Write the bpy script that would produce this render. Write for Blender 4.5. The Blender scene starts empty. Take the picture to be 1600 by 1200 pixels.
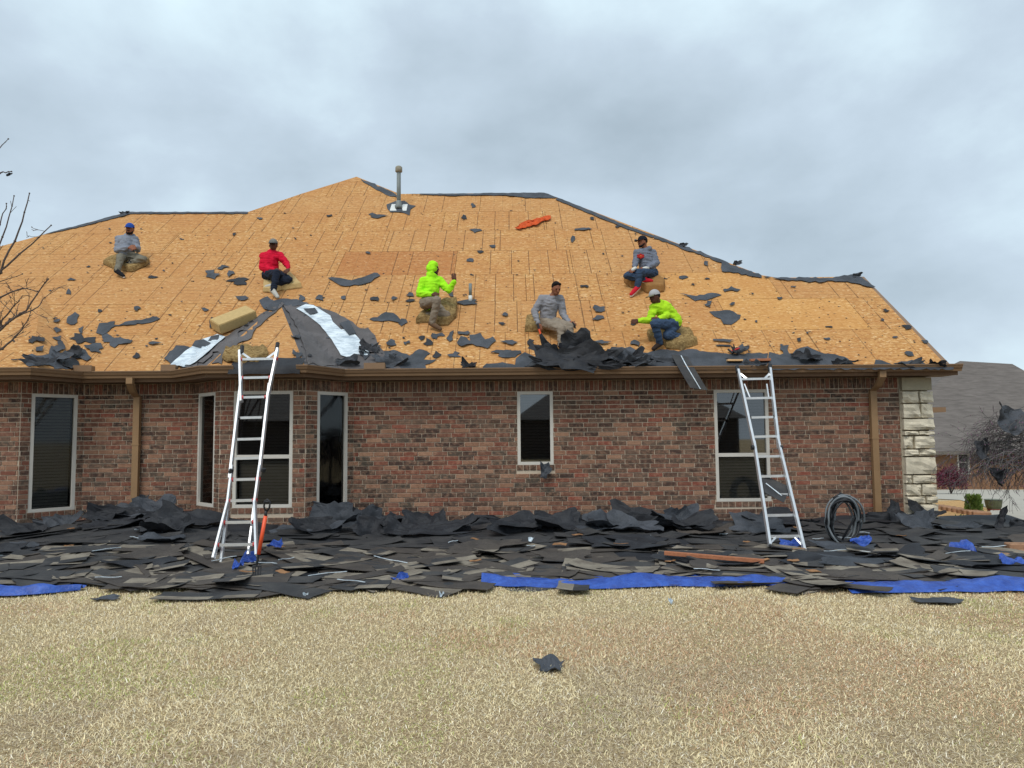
import bpy, bmesh, math, random
import numpy as np
from mathutils import Vector, Matrix, noise, geometry
R_=math.radians
random.seed(7); rng=np.random.default_rng(7)
scene=bpy.context.scene; COL=scene.collection
# ------------------------------------------------------------------ camera
F=1164.0; PITCH=R_(4.0); ROLL=R_(0.5); CAM=Vector((0,0,1.6))
f0=Vector((0,math.cos(PITCH),math.sin(PITCH))); u0=Vector((0,-math.sin(PITCH),math.cos(PITCH))); r0=Vector((1,0,0))
CR=r0*math.cos(ROLL)-u0*math.sin(ROLL); CU=u0*math.cos(ROLL)+r0*math.sin(ROLL)
cam=bpy.data.cameras.new('camera'); cam.lens=36*F/1600; cam.sensor_width=36; cam.clip_end=2000; cam.clip_start=.05
co=bpy.data.objects.new('camera',cam); COL.objects.link(co)
co.matrix_world=Matrix(((CR.x,CU.x,-f0.x,CAM.x),(CR.y,CU.y,-f0.y,CAM.y),(CR.z,CU.z,-f0.z,CAM.z),(0,0,0,1)))
scene.camera=co
# ------------------------------------------------------------------ world: overcast sky
SUN_EL=R_(52); SUN_ROT=R_(200)
w=bpy.data.worlds.new('World'); scene.world=w; w.use_nodes=True
nt=w.node_tree; nt.nodes.clear(); N=nt.nodes.new; L=nt.links.new
out=N('ShaderNodeOutputWorld'); bg=N('ShaderNodeBackground'); bg.inputs['Strength'].default_value=0.1
sky=N('ShaderNodeTexSky'); sky.sky_type='NISHITA'; sky.sun_disc=False; sky.sun_elevation=SUN_EL; sky.sun_rotation=SUN_ROT; sky.dust_density=3
tc=N('ShaderNodeTexCoord'); sep=N('ShaderNodeSeparateXYZ'); L(tc.outputs['Generated'],sep.inputs[0])
mp=N('ShaderNodeMapping'); mp.inputs['Location'].default_value=(.6,2.2,.3); mp.inputs['Scale'].default_value=(1.2,1.2,1.9); L(tc.outputs['Generated'],mp.inputs[0])
n1=N('ShaderNodeTexNoise'); n1.inputs['Scale'].default_value=1.5; n1.inputs['Detail'].default_value=7; n1.inputs['Roughness'].default_value=.52; n1.inputs['Distortion'].default_value=.15; L(mp.outputs[0],n1.inputs['Vector'])
n2=N('ShaderNodeTexNoise'); n2.inputs['Scale'].default_value=5.5; n2.inputs['Detail'].default_value=6; n2.inputs['Roughness'].default_value=.55; n2.inputs['Distortion'].default_value=.2; L(mp.outputs[0],n2.inputs['Vector'])
nm=N('ShaderNodeMix'); nm.data_type='FLOAT'; nm.inputs[0].default_value=.16; L(n1.outputs['Fac'],nm.inputs[2]); L(n2.outputs['Fac'],nm.inputs[3])
cr=N('ShaderNodeValToRGB'); L(nm.outputs[0],cr.inputs[0])
e=cr.color_ramp.elements
e[0].position=.34; e[0].color=(.39,.48,.555,1)
e[1].position=.64; e[1].color=(.74,.91,.99,1)
m_=e.new(.5); m_.color=(.54,.65,.75,1)
sc_=N('ShaderNodeVectorMath'); sc_.operation='SCALE'; sc_.inputs['Scale'].default_value=9.3; L(cr.outputs[0],sc_.inputs[0])
mx=N('ShaderNodeMixRGB'); mx.inputs[0].default_value=.93; L(sky.outputs[0],mx.inputs[1]); L(sc_.outputs[0],mx.inputs[2])
L(mx.outputs[0],bg.inputs['Color']); L(bg.outputs[0],out.inputs[0])
sl=bpy.data.lights.new('sun','SUN'); sl.energy=1.5; sl.angle=R_(28); sl.color=(1,.96,.9)
so=bpy.data.objects.new('sun',sl); COL.objects.link(so)
az=SUN_ROT  # sun behind the photographer, high
sd=Vector((math.sin(az)*math.cos(SUN_EL),math.cos(az)*math.cos(SUN_EL),math.sin(SUN_EL)))
so.rotation_euler=sd.to_track_quat('Z','Y').to_euler()
scene.view_settings.view_transform='Standard'; scene.view_settings.look='None'; scene.view_settings.gamma=1; scene.view_settings.exposure=0.28
scene.view_settings.use_curve_mapping=False
# ------------------------------------------------------------------ pixel helpers (photo pixels -> real places)
def ray(px,py): return f0+CR*((px-800)/F)+CU*((600-py)/F)
def P(px,py,Y):
    d=ray(px,py); return CAM+d*(Y/d.y)
YE=12.1; HE=2.70; A=R_(37); SA,CA,TA=math.sin(A),math.cos(A),math.tan(A)
RN=Vector((0,-SA,CA))
def plane_hit(px,py,p0,n,off=0):
    d=ray(px,py); t=((p0+n*off)-CAM).dot(n)/d.dot(n); return CAM+d*t
def PR(px,py,off=0): return plane_hit(px,py,Vector((0,YE,HE)),RN,off)
def PG(px,py,z=0):
    d=ray(px,py); return CAM+d*((z-CAM.z)/d.z)
def roofpt(x,s,off=0): return Vector((x,YE+s*CA,HE+s*SA))+RN*off
def PX(v):  # world -> photo pixel
    q=Vector(v)-CAM; z=q.dot(f0); return 800+F*q.dot(CR)/z, 600-F*q.dot(CU)/z
# ------------------------------------------------------------------ object helpers
def prop(o,label=None,cat=None,group=None,kind=None):
    if label:o['label']=label
    if cat:o['category']=cat
    if group:o['group']=group
    if kind:o['kind']=kind
    return o
def link(name,me,parent=None,mats=None):
    o=bpy.data.objects.new(name,me); COL.objects.link(o)
    if mats is not None:
        me.materials.clear()
        for m in (mats if isinstance(mats,(list,tuple)) else [mats]): me.materials.append(m)
    if parent is not None:
        o.parent=parent; o.matrix_parent_inverse=Matrix.Translation(-gl(parent))
    return o
def gl(o):
    v=Vector(o.location)
    while o.parent is not None:
        v=v+o.matrix_parent_inverse.translation; o=o.parent; v=v+Vector(o.location)
    return v
def empty(name,loc,parent=None):
    o=bpy.data.objects.new(name,None); COL.objects.link(o); o.location=loc; o.empty_display_size=.1
    if parent is not None: o.parent=parent; o.matrix_parent_inverse=Matrix.Translation(-gl(parent))
    return o
def from_bm(name,bm,parent=None,mats=None,smooth=False,origin=None):
    me=bpy.data.meshes.new(name)
    if origin is not None: bmesh.ops.translate(bm,verts=bm.verts,vec=-Vector(origin))
    bm.to_mesh(me); bm.free()
    if smooth: me.polygons.foreach_set('use_smooth',[True]*len(me.polygons))
    o=link(name,me,None,mats)
    if origin is not None: o.location=origin
    if parent is not None:
        o.parent=parent; o.matrix_parent_inverse=Matrix.Translation(-gl(parent))
    return o
def from_py(name,V,Fc,parent=None,mats=None,smooth=False):
    me=bpy.data.meshes.new(name); me.from_pydata([tuple(v) for v in V],[],Fc); me.update()
    if smooth: me.polygons.foreach_set('use_smooth',[True]*len(me.polygons))
    return link(name,me,parent,mats)
def setattr_f(me,name,val):
    a=me.attributes.new(name,'FLOAT','POINT'); a.data.foreach_set('value',np.full(len(me.vertices),val,dtype=np.float32) if np.isscalar(val) else np.asarray(val,dtype=np.float32))
def bx(bm,x0,x1,y0,y1,z0,z1,M=None):
    vs=[bm.verts.new(Vector(c) if M is None else M@Vector(c)) for c in ((x0,y0,z0),(x1,y0,z0),(x1,y1,z0),(x0,y1,z0),(x0,y0,z1),(x1,y0,z1),(x1,y1,z1),(x0,y1,z1))]
    for q in ((3,2,1,0),(4,5,6,7),(0,1,5,4),(1,2,6,5),(2,3,7,6),(3,0,4,7)): bm.faces.new([vs[i] for i in q])
    return vs
def bar(bm,Aa,B,w,d,up=Vector((0,1,0))):
    Aa=Vector(Aa);B=Vector(B); z=(B-Aa); Ln=z.length; z.normalize(); x=up.cross(z)
    if x.length<1e-4: x=Vector((1,0,0))
    x.normalize(); y=z.cross(x)
    M=Matrix(((x.x,y.x,z.x,Aa.x),(x.y,y.y,z.y,Aa.y),(x.z,y.z,z.z,Aa.z),(0,0,0,1)))
    bx(bm,-w/2,w/2,-d/2,d/2,0,Ln,M)
def tube(bm,pts,rad,n=8,cap=True):
    pts=[Vector(p) for p in pts]; k=len(pts)
    if not hasattr(rad,'__len__'): rad=[rad]*k
    rings=[]; prev=None
    for i,p in enumerate(pts):
        t=(pts[min(i+1,k-1)]-pts[max(i-1,0)])
        if t.length<1e-7: t=Vector((0,0,1))
        t.normalize()
        if prev is None:
            a=t.cross(Vector((0,0,1)))
            if a.length<.1: a=t.cross(Vector((0,1,0)))
        else: a=prev-t*prev.dot(t)
        a.normalize(); prev=a; b=t.cross(a)
        rings.append([bm.verts.new(p+(a*math.cos(2*math.pi*j/n)+b*math.sin(2*math.pi*j/n))*rad[i]) for j in range(n)])
    for i in range(k-1):
        for j in range(n): bm.faces.new((rings[i][j],rings[i][(j+1)%n],rings[i+1][(j+1)%n],rings[i+1][j]))
    if cap:
        bm.faces.new(rings[0][::-1]); bm.faces.new(rings[-1])
# ------------------------------------------------------------------ materials
class MT:
    def __init__(s,name,rough=.8,spec=.3,metal=0):
        s.m=bpy.data.materials.new(name); s.m.use_nodes=True; s.t=s.m.node_tree
        s.b=s.t.nodes['Principled BSDF']; s.b.inputs['Roughness'].default_value=rough; s.b.inputs['Specular IOR Level'].default_value=spec; s.b.inputs['Metallic'].default_value=metal
        s.tc=None
    def n(s,k,**kw):
        x=s.t.nodes.new('ShaderNode'+k)
        for a,b in kw.items(): setattr(x,a,b)
        return x
    def l(s,a,b): s.t.links.new(a,b); return s
    def obj(s,kind='Object'):
        if s.tc is None: s.tc=s.n('TexCoord')
        return s.tc.outputs[kind]
    def geo(s): return s.n('NewGeometry').outputs['Position']
    def attr(s,name,o='Fac'): 
        a=s.n('Attribute'); a.attribute_name=name; return a.outputs[o]
    def noise(s,vec,scale,detail=4,rough=.55,sc=None):
        if sc is not None:
            m=s.n('Mapping'); m.inputs['Scale'].default_value=sc; s.l(vec,m.inputs[0]); vec=m.outputs[0]
        x=s.n('TexNoise'); x.inputs['Scale'].default_value=scale; x.inputs['Detail'].default_value=detail; x.inputs['Roughness'].default_value=rough
        s.l(vec,x.inputs['Vector']); return x.outputs['Fac']
    def ramp(s,fac,stops,const=False):
        x=s.n('ValToRGB'); s.l(fac,x.inputs[0]); e=x.color_ramp.elements
        if const: x.color_ramp.interpolation='CONSTANT'
        while len(e)<len(stops): e.new(.5)
        for el,(p,c) in zip(e,stops):
            el.position=p; el.color=(c,c,c,1) if not hasattr(c,'__len__') else (*c,1)
        return x.outputs[0]
    def mix(s,fac,a,b,mode='MIX'):
        x=s.n('MixRGB',blend_type=mode)
        for i,v in enumerate((fac,a,b)):
            if hasattr(v,'is_linked') or hasattr(v,'node'): s.l(v,x.inputs[i])
            elif hasattr(v,'__len__'): x.inputs[i].default_value=(*v,1)
            elif i==0: x.inputs[0].default_value=v
            else: x.inputs[i].default_value=(v,v,v,1)
        return x.outputs[0]
    def math(s,op,a,b=0):
        x=s.n('Math',operation=op)
        for i,v in enumerate((a,b)):
            if hasattr(v,'node'): s.l(v,x.inputs[i])
            else: x.inputs[i].default_value=v
        return x.outputs[0]
    def col(s,c):
        if hasattr(c,'node'): s.l(c,s.b.inputs['Base Color'])
        else: s.b.inputs['Base Color'].default_value=(*c,1)
        return s
    def bump(s,h,dist=.01,st=.5):
        x=s.n('Bump'); x.inputs['Distance'].default_value=dist; x.inputs['Strength'].default_value=st; s.l(h,x.inputs['Height']); s.l(x.outputs[0],s.b.inputs['Normal']); return s
def lin(r,g,b):
    f=lambda c:(c/255/12.92 if c<=10 else ((c/255+.055)/1.055)**2.4)
    return (f(r),f(g),f(b))
def simple(name,c,rough=.7,spec=.3,metal=0,var=.25,scale=12,bump=.003,sc=None):
    t=MT(name,rough,spec,metal); v=t.geo(); n=t.noise(v,scale,5,.6,sc)
    lo=tuple(x*(1-var) for x in c); hi=tuple(min(1,x*(1+var)) for x in c)
    t.col(t.ramp(n,[(.3,lo),(.7,hi)]))
    if bump: t.bump(n,bump,.6)
    return t.m
M={}
# brick : colour class stored per brick in attribute 'bid'
t=MT('brick',.9,.15); v=t.geo(); b=t.attr('bid')
base=t.ramp(b,[(0,lin(68,56,51)),(.12,lin(120,82,67)),(.26,lin(128,78,63)),(.38,lin(84,68,58)),(.50,lin(150,112,90)),(.62,lin(108,90,77)),(.72,lin(144,80,65)),(.80,lin(130,92,77)),(.88,lin(82,76,67)),(.94,lin(166,128,104))],True)
n=t.noise(v,16,5,.7); n2=t.noise(v,55,4,.7)
c=t.mix(t.ramp(n,[(.45,0.0),(.68,.6)]),base,lin(190,150,124))
c=t.mix(t.ramp(n2,[(.45,0),(.7,.5)]),c,lin(58,46,42))
n3=t.noise(v,.35,2,.5)
c=t.mix(t.ramp(n3,[(.35,0),(.65,.28)]),c,lin(120,88,76))
t.col(c); t.bump(n2,.004,.7); M['brick']=t.m
M['mortar']=simple('mortar',lin(196,180,160),.95,.1,var=.1,scale=60)
# OSB sheathing : uses attributes sx, ss (metres along / up the slope) and tone
t=MT('osb',.85,.2); sx=t.attr('sx'); ss=t.attr('ss'); tone=t.attr('tone')
cm=t.n('CombineXYZ'); t.l(sx,cm.inputs[0]); t.l(ss,cm.inputs[1]); uv=cm.outputs[0]
mp=t.n('Mapping'); mp.inputs['Scale'].default_value=(22,46,1); t.l(uv,mp.inputs[0])
vo=t.n('TexVoronoi'); vo.inputs['Scale'].default_value=1; t.l(mp.outputs[0],vo.inputs['Vector'])
sepc=t.n('SeparateColor'); t.l(vo.outputs['Color'],sepc.inputs[0])
flake=t.ramp(sepc.outputs[0],[(0,lin(170,118,68)),(.35,lin(196,150,92)),(.7,lin(206,160,102)),(.93,lin(216,174,118)),(1,lin(240,210,160))])
big=t.noise(uv,.8,3,.6); med=t.noise(uv,9,4,.7,(1,2.2,1))
c=t.mix(t.ramp(med,[(.35,.5),(.65,0)]),flake,lin(160,98,50))
c=t.mix(t.ramp(big,[(.35,.55),(.62,0)]),c,lin(178,122,72))
c=t.mix(t.ramp(tone,[(0,0),(.42,.0),(.5,.42),(.58,0)]),c,lin(160,92,50))      # weathered orange sheets
c=t.mix(t.ramp(tone,[(.7,0),(1,.22)]),c,lin(226,172,96))               # fresh bright sheets
c=t.mix(t.ramp(tone,[(0,.0),(.1,.0),(.16,.28),(.3,.28),(.36,0)]),c,lin(186,140,92))
row=t.math('FLOOR',t.math('DIVIDE',ss,1.22)); rh=t.n('TexWhiteNoise',noise_dimensions='1D'); t.l(row,rh.inputs['W'])
def vlines(sp,thr,wd,seed):
    xx=t.math('ADD',t.math('DIVIDE',sx,sp),t.math('MULTIPLY',rh.outputs['Value'],7.3+seed))
    cell=t.math('FLOOR',xx); fr=t.math('SUBTRACT',xx,cell)
    wn=t.n('TexWhiteNoise',noise_dimensions='2D'); cc=t.n('CombineXYZ'); t.l(cell,cc.inputs[0]); t.l(t.math('ADD',row,seed),cc.inputs[1]); t.l(cc.outputs[0],wn.inputs['Vector'])
    on=t.math('GREATER_THAN',wn.outputs['Value'],thr)
    pos=t.math('ADD',t.math('MULTIPLY',wn.outputs['Value'],.35),.3)
    dd=t.math('ABSOLUTE',t.math('SUBTRACT',fr,pos))
    return t.math('MULTIPLY',t.math('LESS_THAN',dd,wd/sp),on)
g=t.noise(uv,5,2,.5)
fade=t.math('SUBTRACT',1,t.ramp(tone,[(.6,0),(.9,.85)]))
l1=t.math('MULTIPLY',t.math('MULTIPLY',vlines(.41,.30,.009,1),t.ramp(g,[(.25,.35),(.6,1)])),fade)
c=t.mix(t.math('MULTIPLY',l1,.85),c,lin(92,66,44))
l2=t.math('MULTIPLY',t.math('MULTIPLY',vlines(.23,.5,.007,5),t.ramp(g,[(.4,.15),(.7,.8)])),fade)
c=t.mix(t.math('MULTIPLY',l2,.6),c,lin(110,80,54))
hy=t.math('FRACT',t.math('DIVIDE',ss,.1435)); gh=t.noise(uv,2.5,3,.6,(1,5,1))
l3=t.math('MULTIPLY',t.math('MULTIPLY',t.math('LESS_THAN',hy,.085),t.ramp(gh,[(.4,0),(.6,1)])),fade)
c=t.mix(t.math('MULTIPLY',l3,.8),c,lin(120,84,52))
mp=t.n('Mapping'); mp.inputs['Scale'].default_value=(5,8,1); t.l(uv,mp.inputs[0]); v2=t.n('TexVoronoi'); v2.inputs['Scale'].default_value=1.0; t.l(mp.outputs[0],v2.inputs['Vector'])
c=t.mix(t.math('MULTIPLY',t.math('LESS_THAN',v2.outputs['Distance'],.10),.7),c,lin(60,50,44))
t.col(c); t.bump(med,.004,.5); M['osb']=t.m
M['osb_edge']=simple('osb_edge',lin(70,50,34),.9,.1)
def felt(name,base,hi,lo):
    t=MT(name,.62,.4); v=t.geo(); n=t.noise(v,3.2,5,.6); n2=t.noise(v,60,3,.6)
    c=t.mix(t.ramp(n,[(.4,0),(.62,.55)]),base,hi); c=t.mix(t.ramp(n2,[(.45,0),(.75,.4)]),c,lo)
    t.col(c); t.bump(t.noise(v,9,5,.65),.02,.5); t.b.inputs['Roughness'].default_value=.7; return t.m
M['felt']=felt('felt',lin(56,60,66),lin(86,90,98),lin(36,38,42))
M['felt_dark']=felt('felt_dark',lin(34,35,40),lin(54,57,62),lin(16,16,18))
M['membrane']=felt('membrane',lin(84,80,80),lin(108,103,103),lin(60,58,60))
M['shingle_back']=felt('shingle_back',lin(50,50,52),lin(82,80,78),lin(30,30,32))
M['shingle_brown']=felt('shingle_brown',lin(66,60,56),lin(92,84,76),lin(40,38,36))
t=MT('shingle_tab',.95,.1); v=t.geo(); n=t.noise(v,5,4,.6); n2=t.noise(v,160,2,.6)
c=t.mix(t.ramp(n,[(.35,0),(.65,1)]),lin(112,104,94),lin(150,142,128)); c=t.mix(t.ramp(n2,[(.4,0),(.7,.5)]),c,lin(92,84,78)); t.col(c); t.bump(n2,.003,.6); M['shingle_tab']=t.m
t=MT('foil',.45,.4); v=t.geo(); n=t.noise(v,5,5,.7,(1,3,1)); t.col(t.ramp(n,[(.3,lin(150,165,178)),(.6,lin(222,232,238))])); t.bump(n,.02,.5); M['foil']=t.m
M['trim']=simple('trim',lin(134,106,80),.45,.4,var=.06,scale=3,bump=0)
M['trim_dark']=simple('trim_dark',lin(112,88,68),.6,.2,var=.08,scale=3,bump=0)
M['downspout']=simple('downspout',lin(146,116,84),.5,.3,var=.08,scale=4,bump=0)
M['frame']=simple('frame',lin(206,200,190),.5,.4,var=.05,scale=5,bump=0)
M['stone']=simple('stone',lin(214,204,182),.9,.15,var=.16,scale=9,bump=.02)
M['stone_smooth']=simple('stone_smooth',lin(168,160,138),.85,.15,var=.1,scale=6,bump=.003)
M['alu']=simple('alu',(.78,.79,.8),.35,.5,.75,var=.08,scale=9,bump=0)
M['black']=simple('black',(.02,.02,.022),.5,.4,var=.2)
M['red_plastic']=simple('red_plastic',lin(190,40,40),.45,.4,var=.1)
M['orange_paint']=simple('orange_paint',lin(240,92,50),.4,.5,var=.08)
M['blind']=simple('blind',lin(190,184,176),.7,.2,var=.05,bump=0)
M['room_dark']=simple('room_dark',(.012,.012,.013),.9,.05,var=.1,bump=0)  # near-black colour carries the darkness of the unlit interior
M['screen']=simple('screen',lin(58,56,54),.8,.1,var=.1,bump=0)
t=MT('glass',.03,.5); t.col((.02,.025,.03)); tr=t.n('BsdfTransparent'); tr.inputs[0].default_value=(.42,.44,.45,1); gs=t.n('BsdfGlossy'); gs.inputs['Roughness'].default_value=.02
fr=t.n('Fresnel'); fr.inputs[0].default_value=1.5; mxs=t.n('MixShader'); ff=t.math('ADD',t.math('MULTIPLY',fr.outputs[0],1.2),.13); t.l(ff,mxs.inputs[0]); t.l(tr.outputs[0],mxs.inputs[1]); t.l(gs.outputs[0],mxs.inputs[2]); t.l(mxs.outputs[0],t.t.nodes['Material Output'].inputs[0]); M['glass']=t.m
t=MT('glass_screened',.03,.5); tr=t.n('BsdfTransparent'); tr.inputs[0].default_value=(.6,.61,.61,1); gs=t.n('BsdfGlossy'); gs.inputs['Roughness'].default_value=.04
fr=t.n('Fresnel'); fr.inputs[0].default_value=1.4; mxs=t.n('MixShader'); t.l(t.math('MULTIPLY',fr.outputs[0],1.0),mxs.inputs[0]); t.l(tr.outputs[0],mxs.inputs[1]); t.l(gs.outputs[0],mxs.inputs[2]); t.l(mxs.outputs[0],t.t.nodes['Material Output'].inputs[0]); M['glass_screened']=t.m
t=MT('tarp',.42,.4); v=t.geo(); n=t.noise(v,7,5,.65); t.col(t.ramp(n,[(.3,lin(30,56,132)),(.7,lin(60,100,190))])); t.bump(n,.04,.8); M['tarp']=t.m
M['hose']=simple('hose',lin(112,118,122),.5,.4,var=.15,scale=5,bump=0)
M['hose_dark']=simple('hose_dark',lin(34,36,40),.5,.4,var=.15,scale=5,bump=0)
M['redwood']=simple('redwood',lin(168,110,80),.8,.2,var=.2,scale=8,sc=(1,8,8))
M['plank']=simple('plank',lin(214,172,124),.8,.2,var=.15,scale=8,sc=(1,8,8))
t=MT('foam',.95,.05); v=t.geo(); n=t.noise(v,22,5,.7); n2=t.noise(v,4,2,.5); c=t.mix(t.ramp(n,[(.35,0),(.65,1)]),lin(112,88,54),lin(172,146,100)); c=t.mix(t.ramp(n2,[(.4,0),(.7,.4)]),c,lin(120,104,76)); t.col(c); t.bump(n,.03,.8); M['foam']=t.m
M['foam_tan']=simple('foam_tan',lin(190,164,116),.95,.05,var=.1,scale=20,bump=.006)
M['foam_brown']=simple('foam_brown',lin(146,108,66),.9,.1,var=.15,scale=12,bump=.006)
M['pvc']=simple('pvc',lin(120,128,128),.5,.3,var=.1)
M['pvc_cap']=simple('pvc_cap',lin(140,136,122),.7,.2,var=.15)
M['white_metal']=simple('white_metal',lin(214,216,212),.5,.4,var=.08)
M['cloth_orange']=simple('cloth_orange',lin(196,84,44),.9,.1,var=.3,scale=16,bump=.01)
# ------------------------------------------------------------------ terrain
def sst(a,b,x): 
    k=np.clip((x-a)/(b-a),0,1); return k*k*(3-2*k)
def ground_h(x,y):
    x=np.asarray(x,float);y=np.asarray(y,float)
    d=np.clip(y-13,0,40)*.058*sst(6.5,9.5,x)
    return -d+0*x
xs=np.concatenate([[-400,-150,-60,-30,-16],np.linspace(-12,14,79),np.linspace(16,50,35),[70,150,400]])
ys=np.concatenate([[-200,-60,-25,-10,-3],np.linspace(0,13,53),np.linspace(13.5,60,94),[80,150,400,900]])
X,Y=np.meshgrid(xs,ys); Z=ground_h(X,Y)
nx=len(xs); V=np.stack([X.ravel(),Y.ravel(),Z.ravel()],1); Fc=[(j*nx+i,j*nx+i+1,(j+1)*nx+i+1,(j+1)*nx+i) for j in range(len(ys)-1) for i in range(nx-1)]
t=MT('lawn_soil',.95,.1); v=t.geo(); n=t.noise(v,.9,4,.6); n2=t.noise(v,40,6,.7); n3=t.noise(v,220,3,.7)
c=t.mix(t.ramp(n,[(.35,0),(.65,1)]),lin(206,186,142),lin(210,182,144)); c=t.mix(t.ramp(n2,[(.38,.85),(.6,0)]),c,lin(132,110,82)); c=t.mix(t.ramp(n3,[(.5,0),(.75,.6)]),c,lin(242,226,190)); t.col(c); t.bump(n3,.02,.8); M['soil']=t.m
g=from_py('lawn_ground',V,Fc,None,M['soil'],True); prop(g,kind='structure')
def sheet_on_ground(name,poly,mat,off=.02,step=.4):
    xs_=[p[0] for p in poly]; ys_=[p[1] for p in poly]
    pts=[Vector(p) for p in poly]; n0=len(pts); edges=[(i,(i+1)%n0) for i in range(n0)]
    x=min(xs_)
    inner=[]
    while x<max(xs_):
        y=min(ys_)
        while y<max(ys_):
            inner.append(Vector((x,y))); y+=step
        x+=step
    r=geometry.delaunay_2d_cdt(pts+inner,edges,[],1,1e-5)
    V=[(p.x,p.y,float(ground_h(p.x,p.y))+off) for p in r[0]]
    return from_py(name,V,[tuple(f) for f in r[2]],None,mat)
M['concrete']=simple('concrete',lin(176,170,158),.9,.15,var=.08,scale=2,bump=.003)
M['mulch']=simple('mulch',lin(150,112,78),.95,.05,var=.45,scale=26,bump=.03)
M['pebble_bed']=simple('pebble_bed',lin(190,152,104),.95,.05,var=.35,scale=22,bump=.03)
def g2(px,py):
    # visible ground point right of the house (iterates on the sloping terrain)
    z=0
    for _ in range(30): p=PG(px,py,z); z=.5*z+.5*float(ground_h(p.x,p.y))
    return (p.x,p.y)
d=sheet_on_ground('driveway',[g2(1462,764),g2(1640,766),g2(1660,838),g2(1600,846),g2(1545,822),g2(1548,795),g2(1500,782),g2(1462,780)],M['concrete']); prop(d,kind='structure')
d=sheet_on_ground('mulch_bed',[g2(1462,785),g2(1500,783),g2(1543,797),g2(1540,822),g2(1500,832),g2(1462,830)],M['pebble_bed'],.03,.2); prop(d,kind='structure')
# lawn blades (dormant bermuda)
def lawn():
    n=560000
    u=rng.random(n); Yb=2.55+(u**.8)*(10.6-2.55); half=Yb*.76+.6
    Xb=(rng.random(n)*2-1)*half
    base=np.stack([Xb,Yb,ground_h(Xb,Yb)],1)
    ln=rng.uniform(.012,.044,n)*(1+.25*np.sin(Xb*2.1+Yb*1.3)); ang=rng.uniform(0,2*np.pi,n); lean=np.clip(rng.normal(1.12,.36,n),.1,1.52)
    d=np.stack([np.cos(ang)*np.sin(lean),np.sin(ang)*np.sin(lean),np.cos(lean)],1)
    wv=np.stack([-np.sin(ang+rng.normal(0,.7,n)),np.cos(ang),np.zeros(n)],1)*rng.uniform(.0007,.0016,n)[:,None]*(1+.10*Yb)[:,None]
    mid=base+d*(ln*.55)[:,None]; tip=base+d*ln[:,None]; tip[:,2]-=ln*.22*np.sin(lean); tip[:,2]=np.maximum(tip[:,2],.004); mid[:,2]+=.002
    V=np.stack([base-wv,base+wv,mid+wv*.8,mid-wv*.8,tip],1).reshape(-1,3)
    i=np.arange(n)*5
    me=bpy.data.meshes.new('lawn_grass')
    me.vertices.add(n*5); me.vertices.foreach_set('co',V.ravel())
    loops=np.stack([i,i+1,i+2,i+3,i+3,i+2,i+4],1).ravel()
    me.loops.add(n*7); me.loops.foreach_set('vertex_index',loops.astype(np.int32))
    st=np.stack([np.arange(n)*7,np.arange(n)*7+4],1).ravel(); tot=np.tile([4,3],n)
    me.polygons.add(n*2); me.polygons.foreach_set('loop_start',st.astype(np.int32)); me.polygons.foreach_set('loop_total',tot.astype(np.int32))
    me.update()
    # each blade's own colour : straw, buff, grey-brown, reddish, a few green
    pal=np.array([lin(252,236,192),lin(244,225,180),lin(230,208,164),lin(202,184,158),lin(216,174,138),lin(190,196,116),lin(255,246,222)])
    q=np.zeros(n)
    def nz(x,y,s,o): return np.array([noise.noise(Vector((a*s+o,b*s,o))) for a,b in zip(x,y)])
    gx=np.linspace(-10,10,81); gy=np.linspace(2,11,46); GX,GY=np.meshgrid(gx,gy)
    def field(s,o):
        fl=nz(GX.ravel(),GY.ravel(),s,o).reshape(GX.shape)
        ix=np.clip(np.round((Xb+10)/20*80).astype(int)+0,0,80); iy=np.clip(np.round((Yb-2)/9*45).astype(int),0,45)
        return fl[iy,ix]+rng.normal(0,.13,n)
    green=field(.55,3.1)+field(2.3,9.7)*.9-.05*Xb*.8; red=field(.9,17.3)+.06*Xb+.05; grey=field(.9,31.0)-.18*(Yb-4.5)
    r=rng.random(n); cls=np.where(r<.34,0,np.where(r<.62,1,np.where(r<.82,2,np.where(r<.93,6,3))))
    cls=np.where((green>.34)&(rng.random(n)<.33),5,cls); cls=np.where((red>.34)&(rng.random(n)<.4),4,cls); cls=np.where((grey>.2)&(rng.random(n)<.42),3,cls)
    colr=pal[cls]*rng.uniform(.72,1.12,n)[:,None]*(1-.12*np.clip(grey,0,1))[:,None]
    ca=me.attributes.new('blade','FLOAT_COLOR','POINT'); cc=np.ones((n*5,4),np.float32); cc[:,:3]=np.repeat(colr,5,0); ca.data.foreach_set('color',cc.ravel())
    t=MT('grass_blade',.8,.2); t.col(t.attr('blade','Color')); 
    o=link('lawn_grass',me,None,t.m); prop(o,'dry straw coloured dormant lawn grass in front of the house','grass',kind='stuff')
lawn()
# ------------------------------------------------------------------ house
house=empty('brick_house',(0,12.5,0)); prop(house,'single storey red brick house with its roof stripped to bare boards','house')
def wx(px,Y,py=700): return P(px,py,Y).x
WY=12.5; BY=11.78; ZT=2.53
wall_pts=[(-14,BY),(wx(30,BY),BY),(wx(130,WY),WY),(wx(300,WY),WY),(wx(343,BY),BY),(wx(477,BY),BY),(wx(552,WY),WY),(wx(1408,WY),WY)]
COURSE=.0762; PITCHB=.247; MORT=.0105
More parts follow.
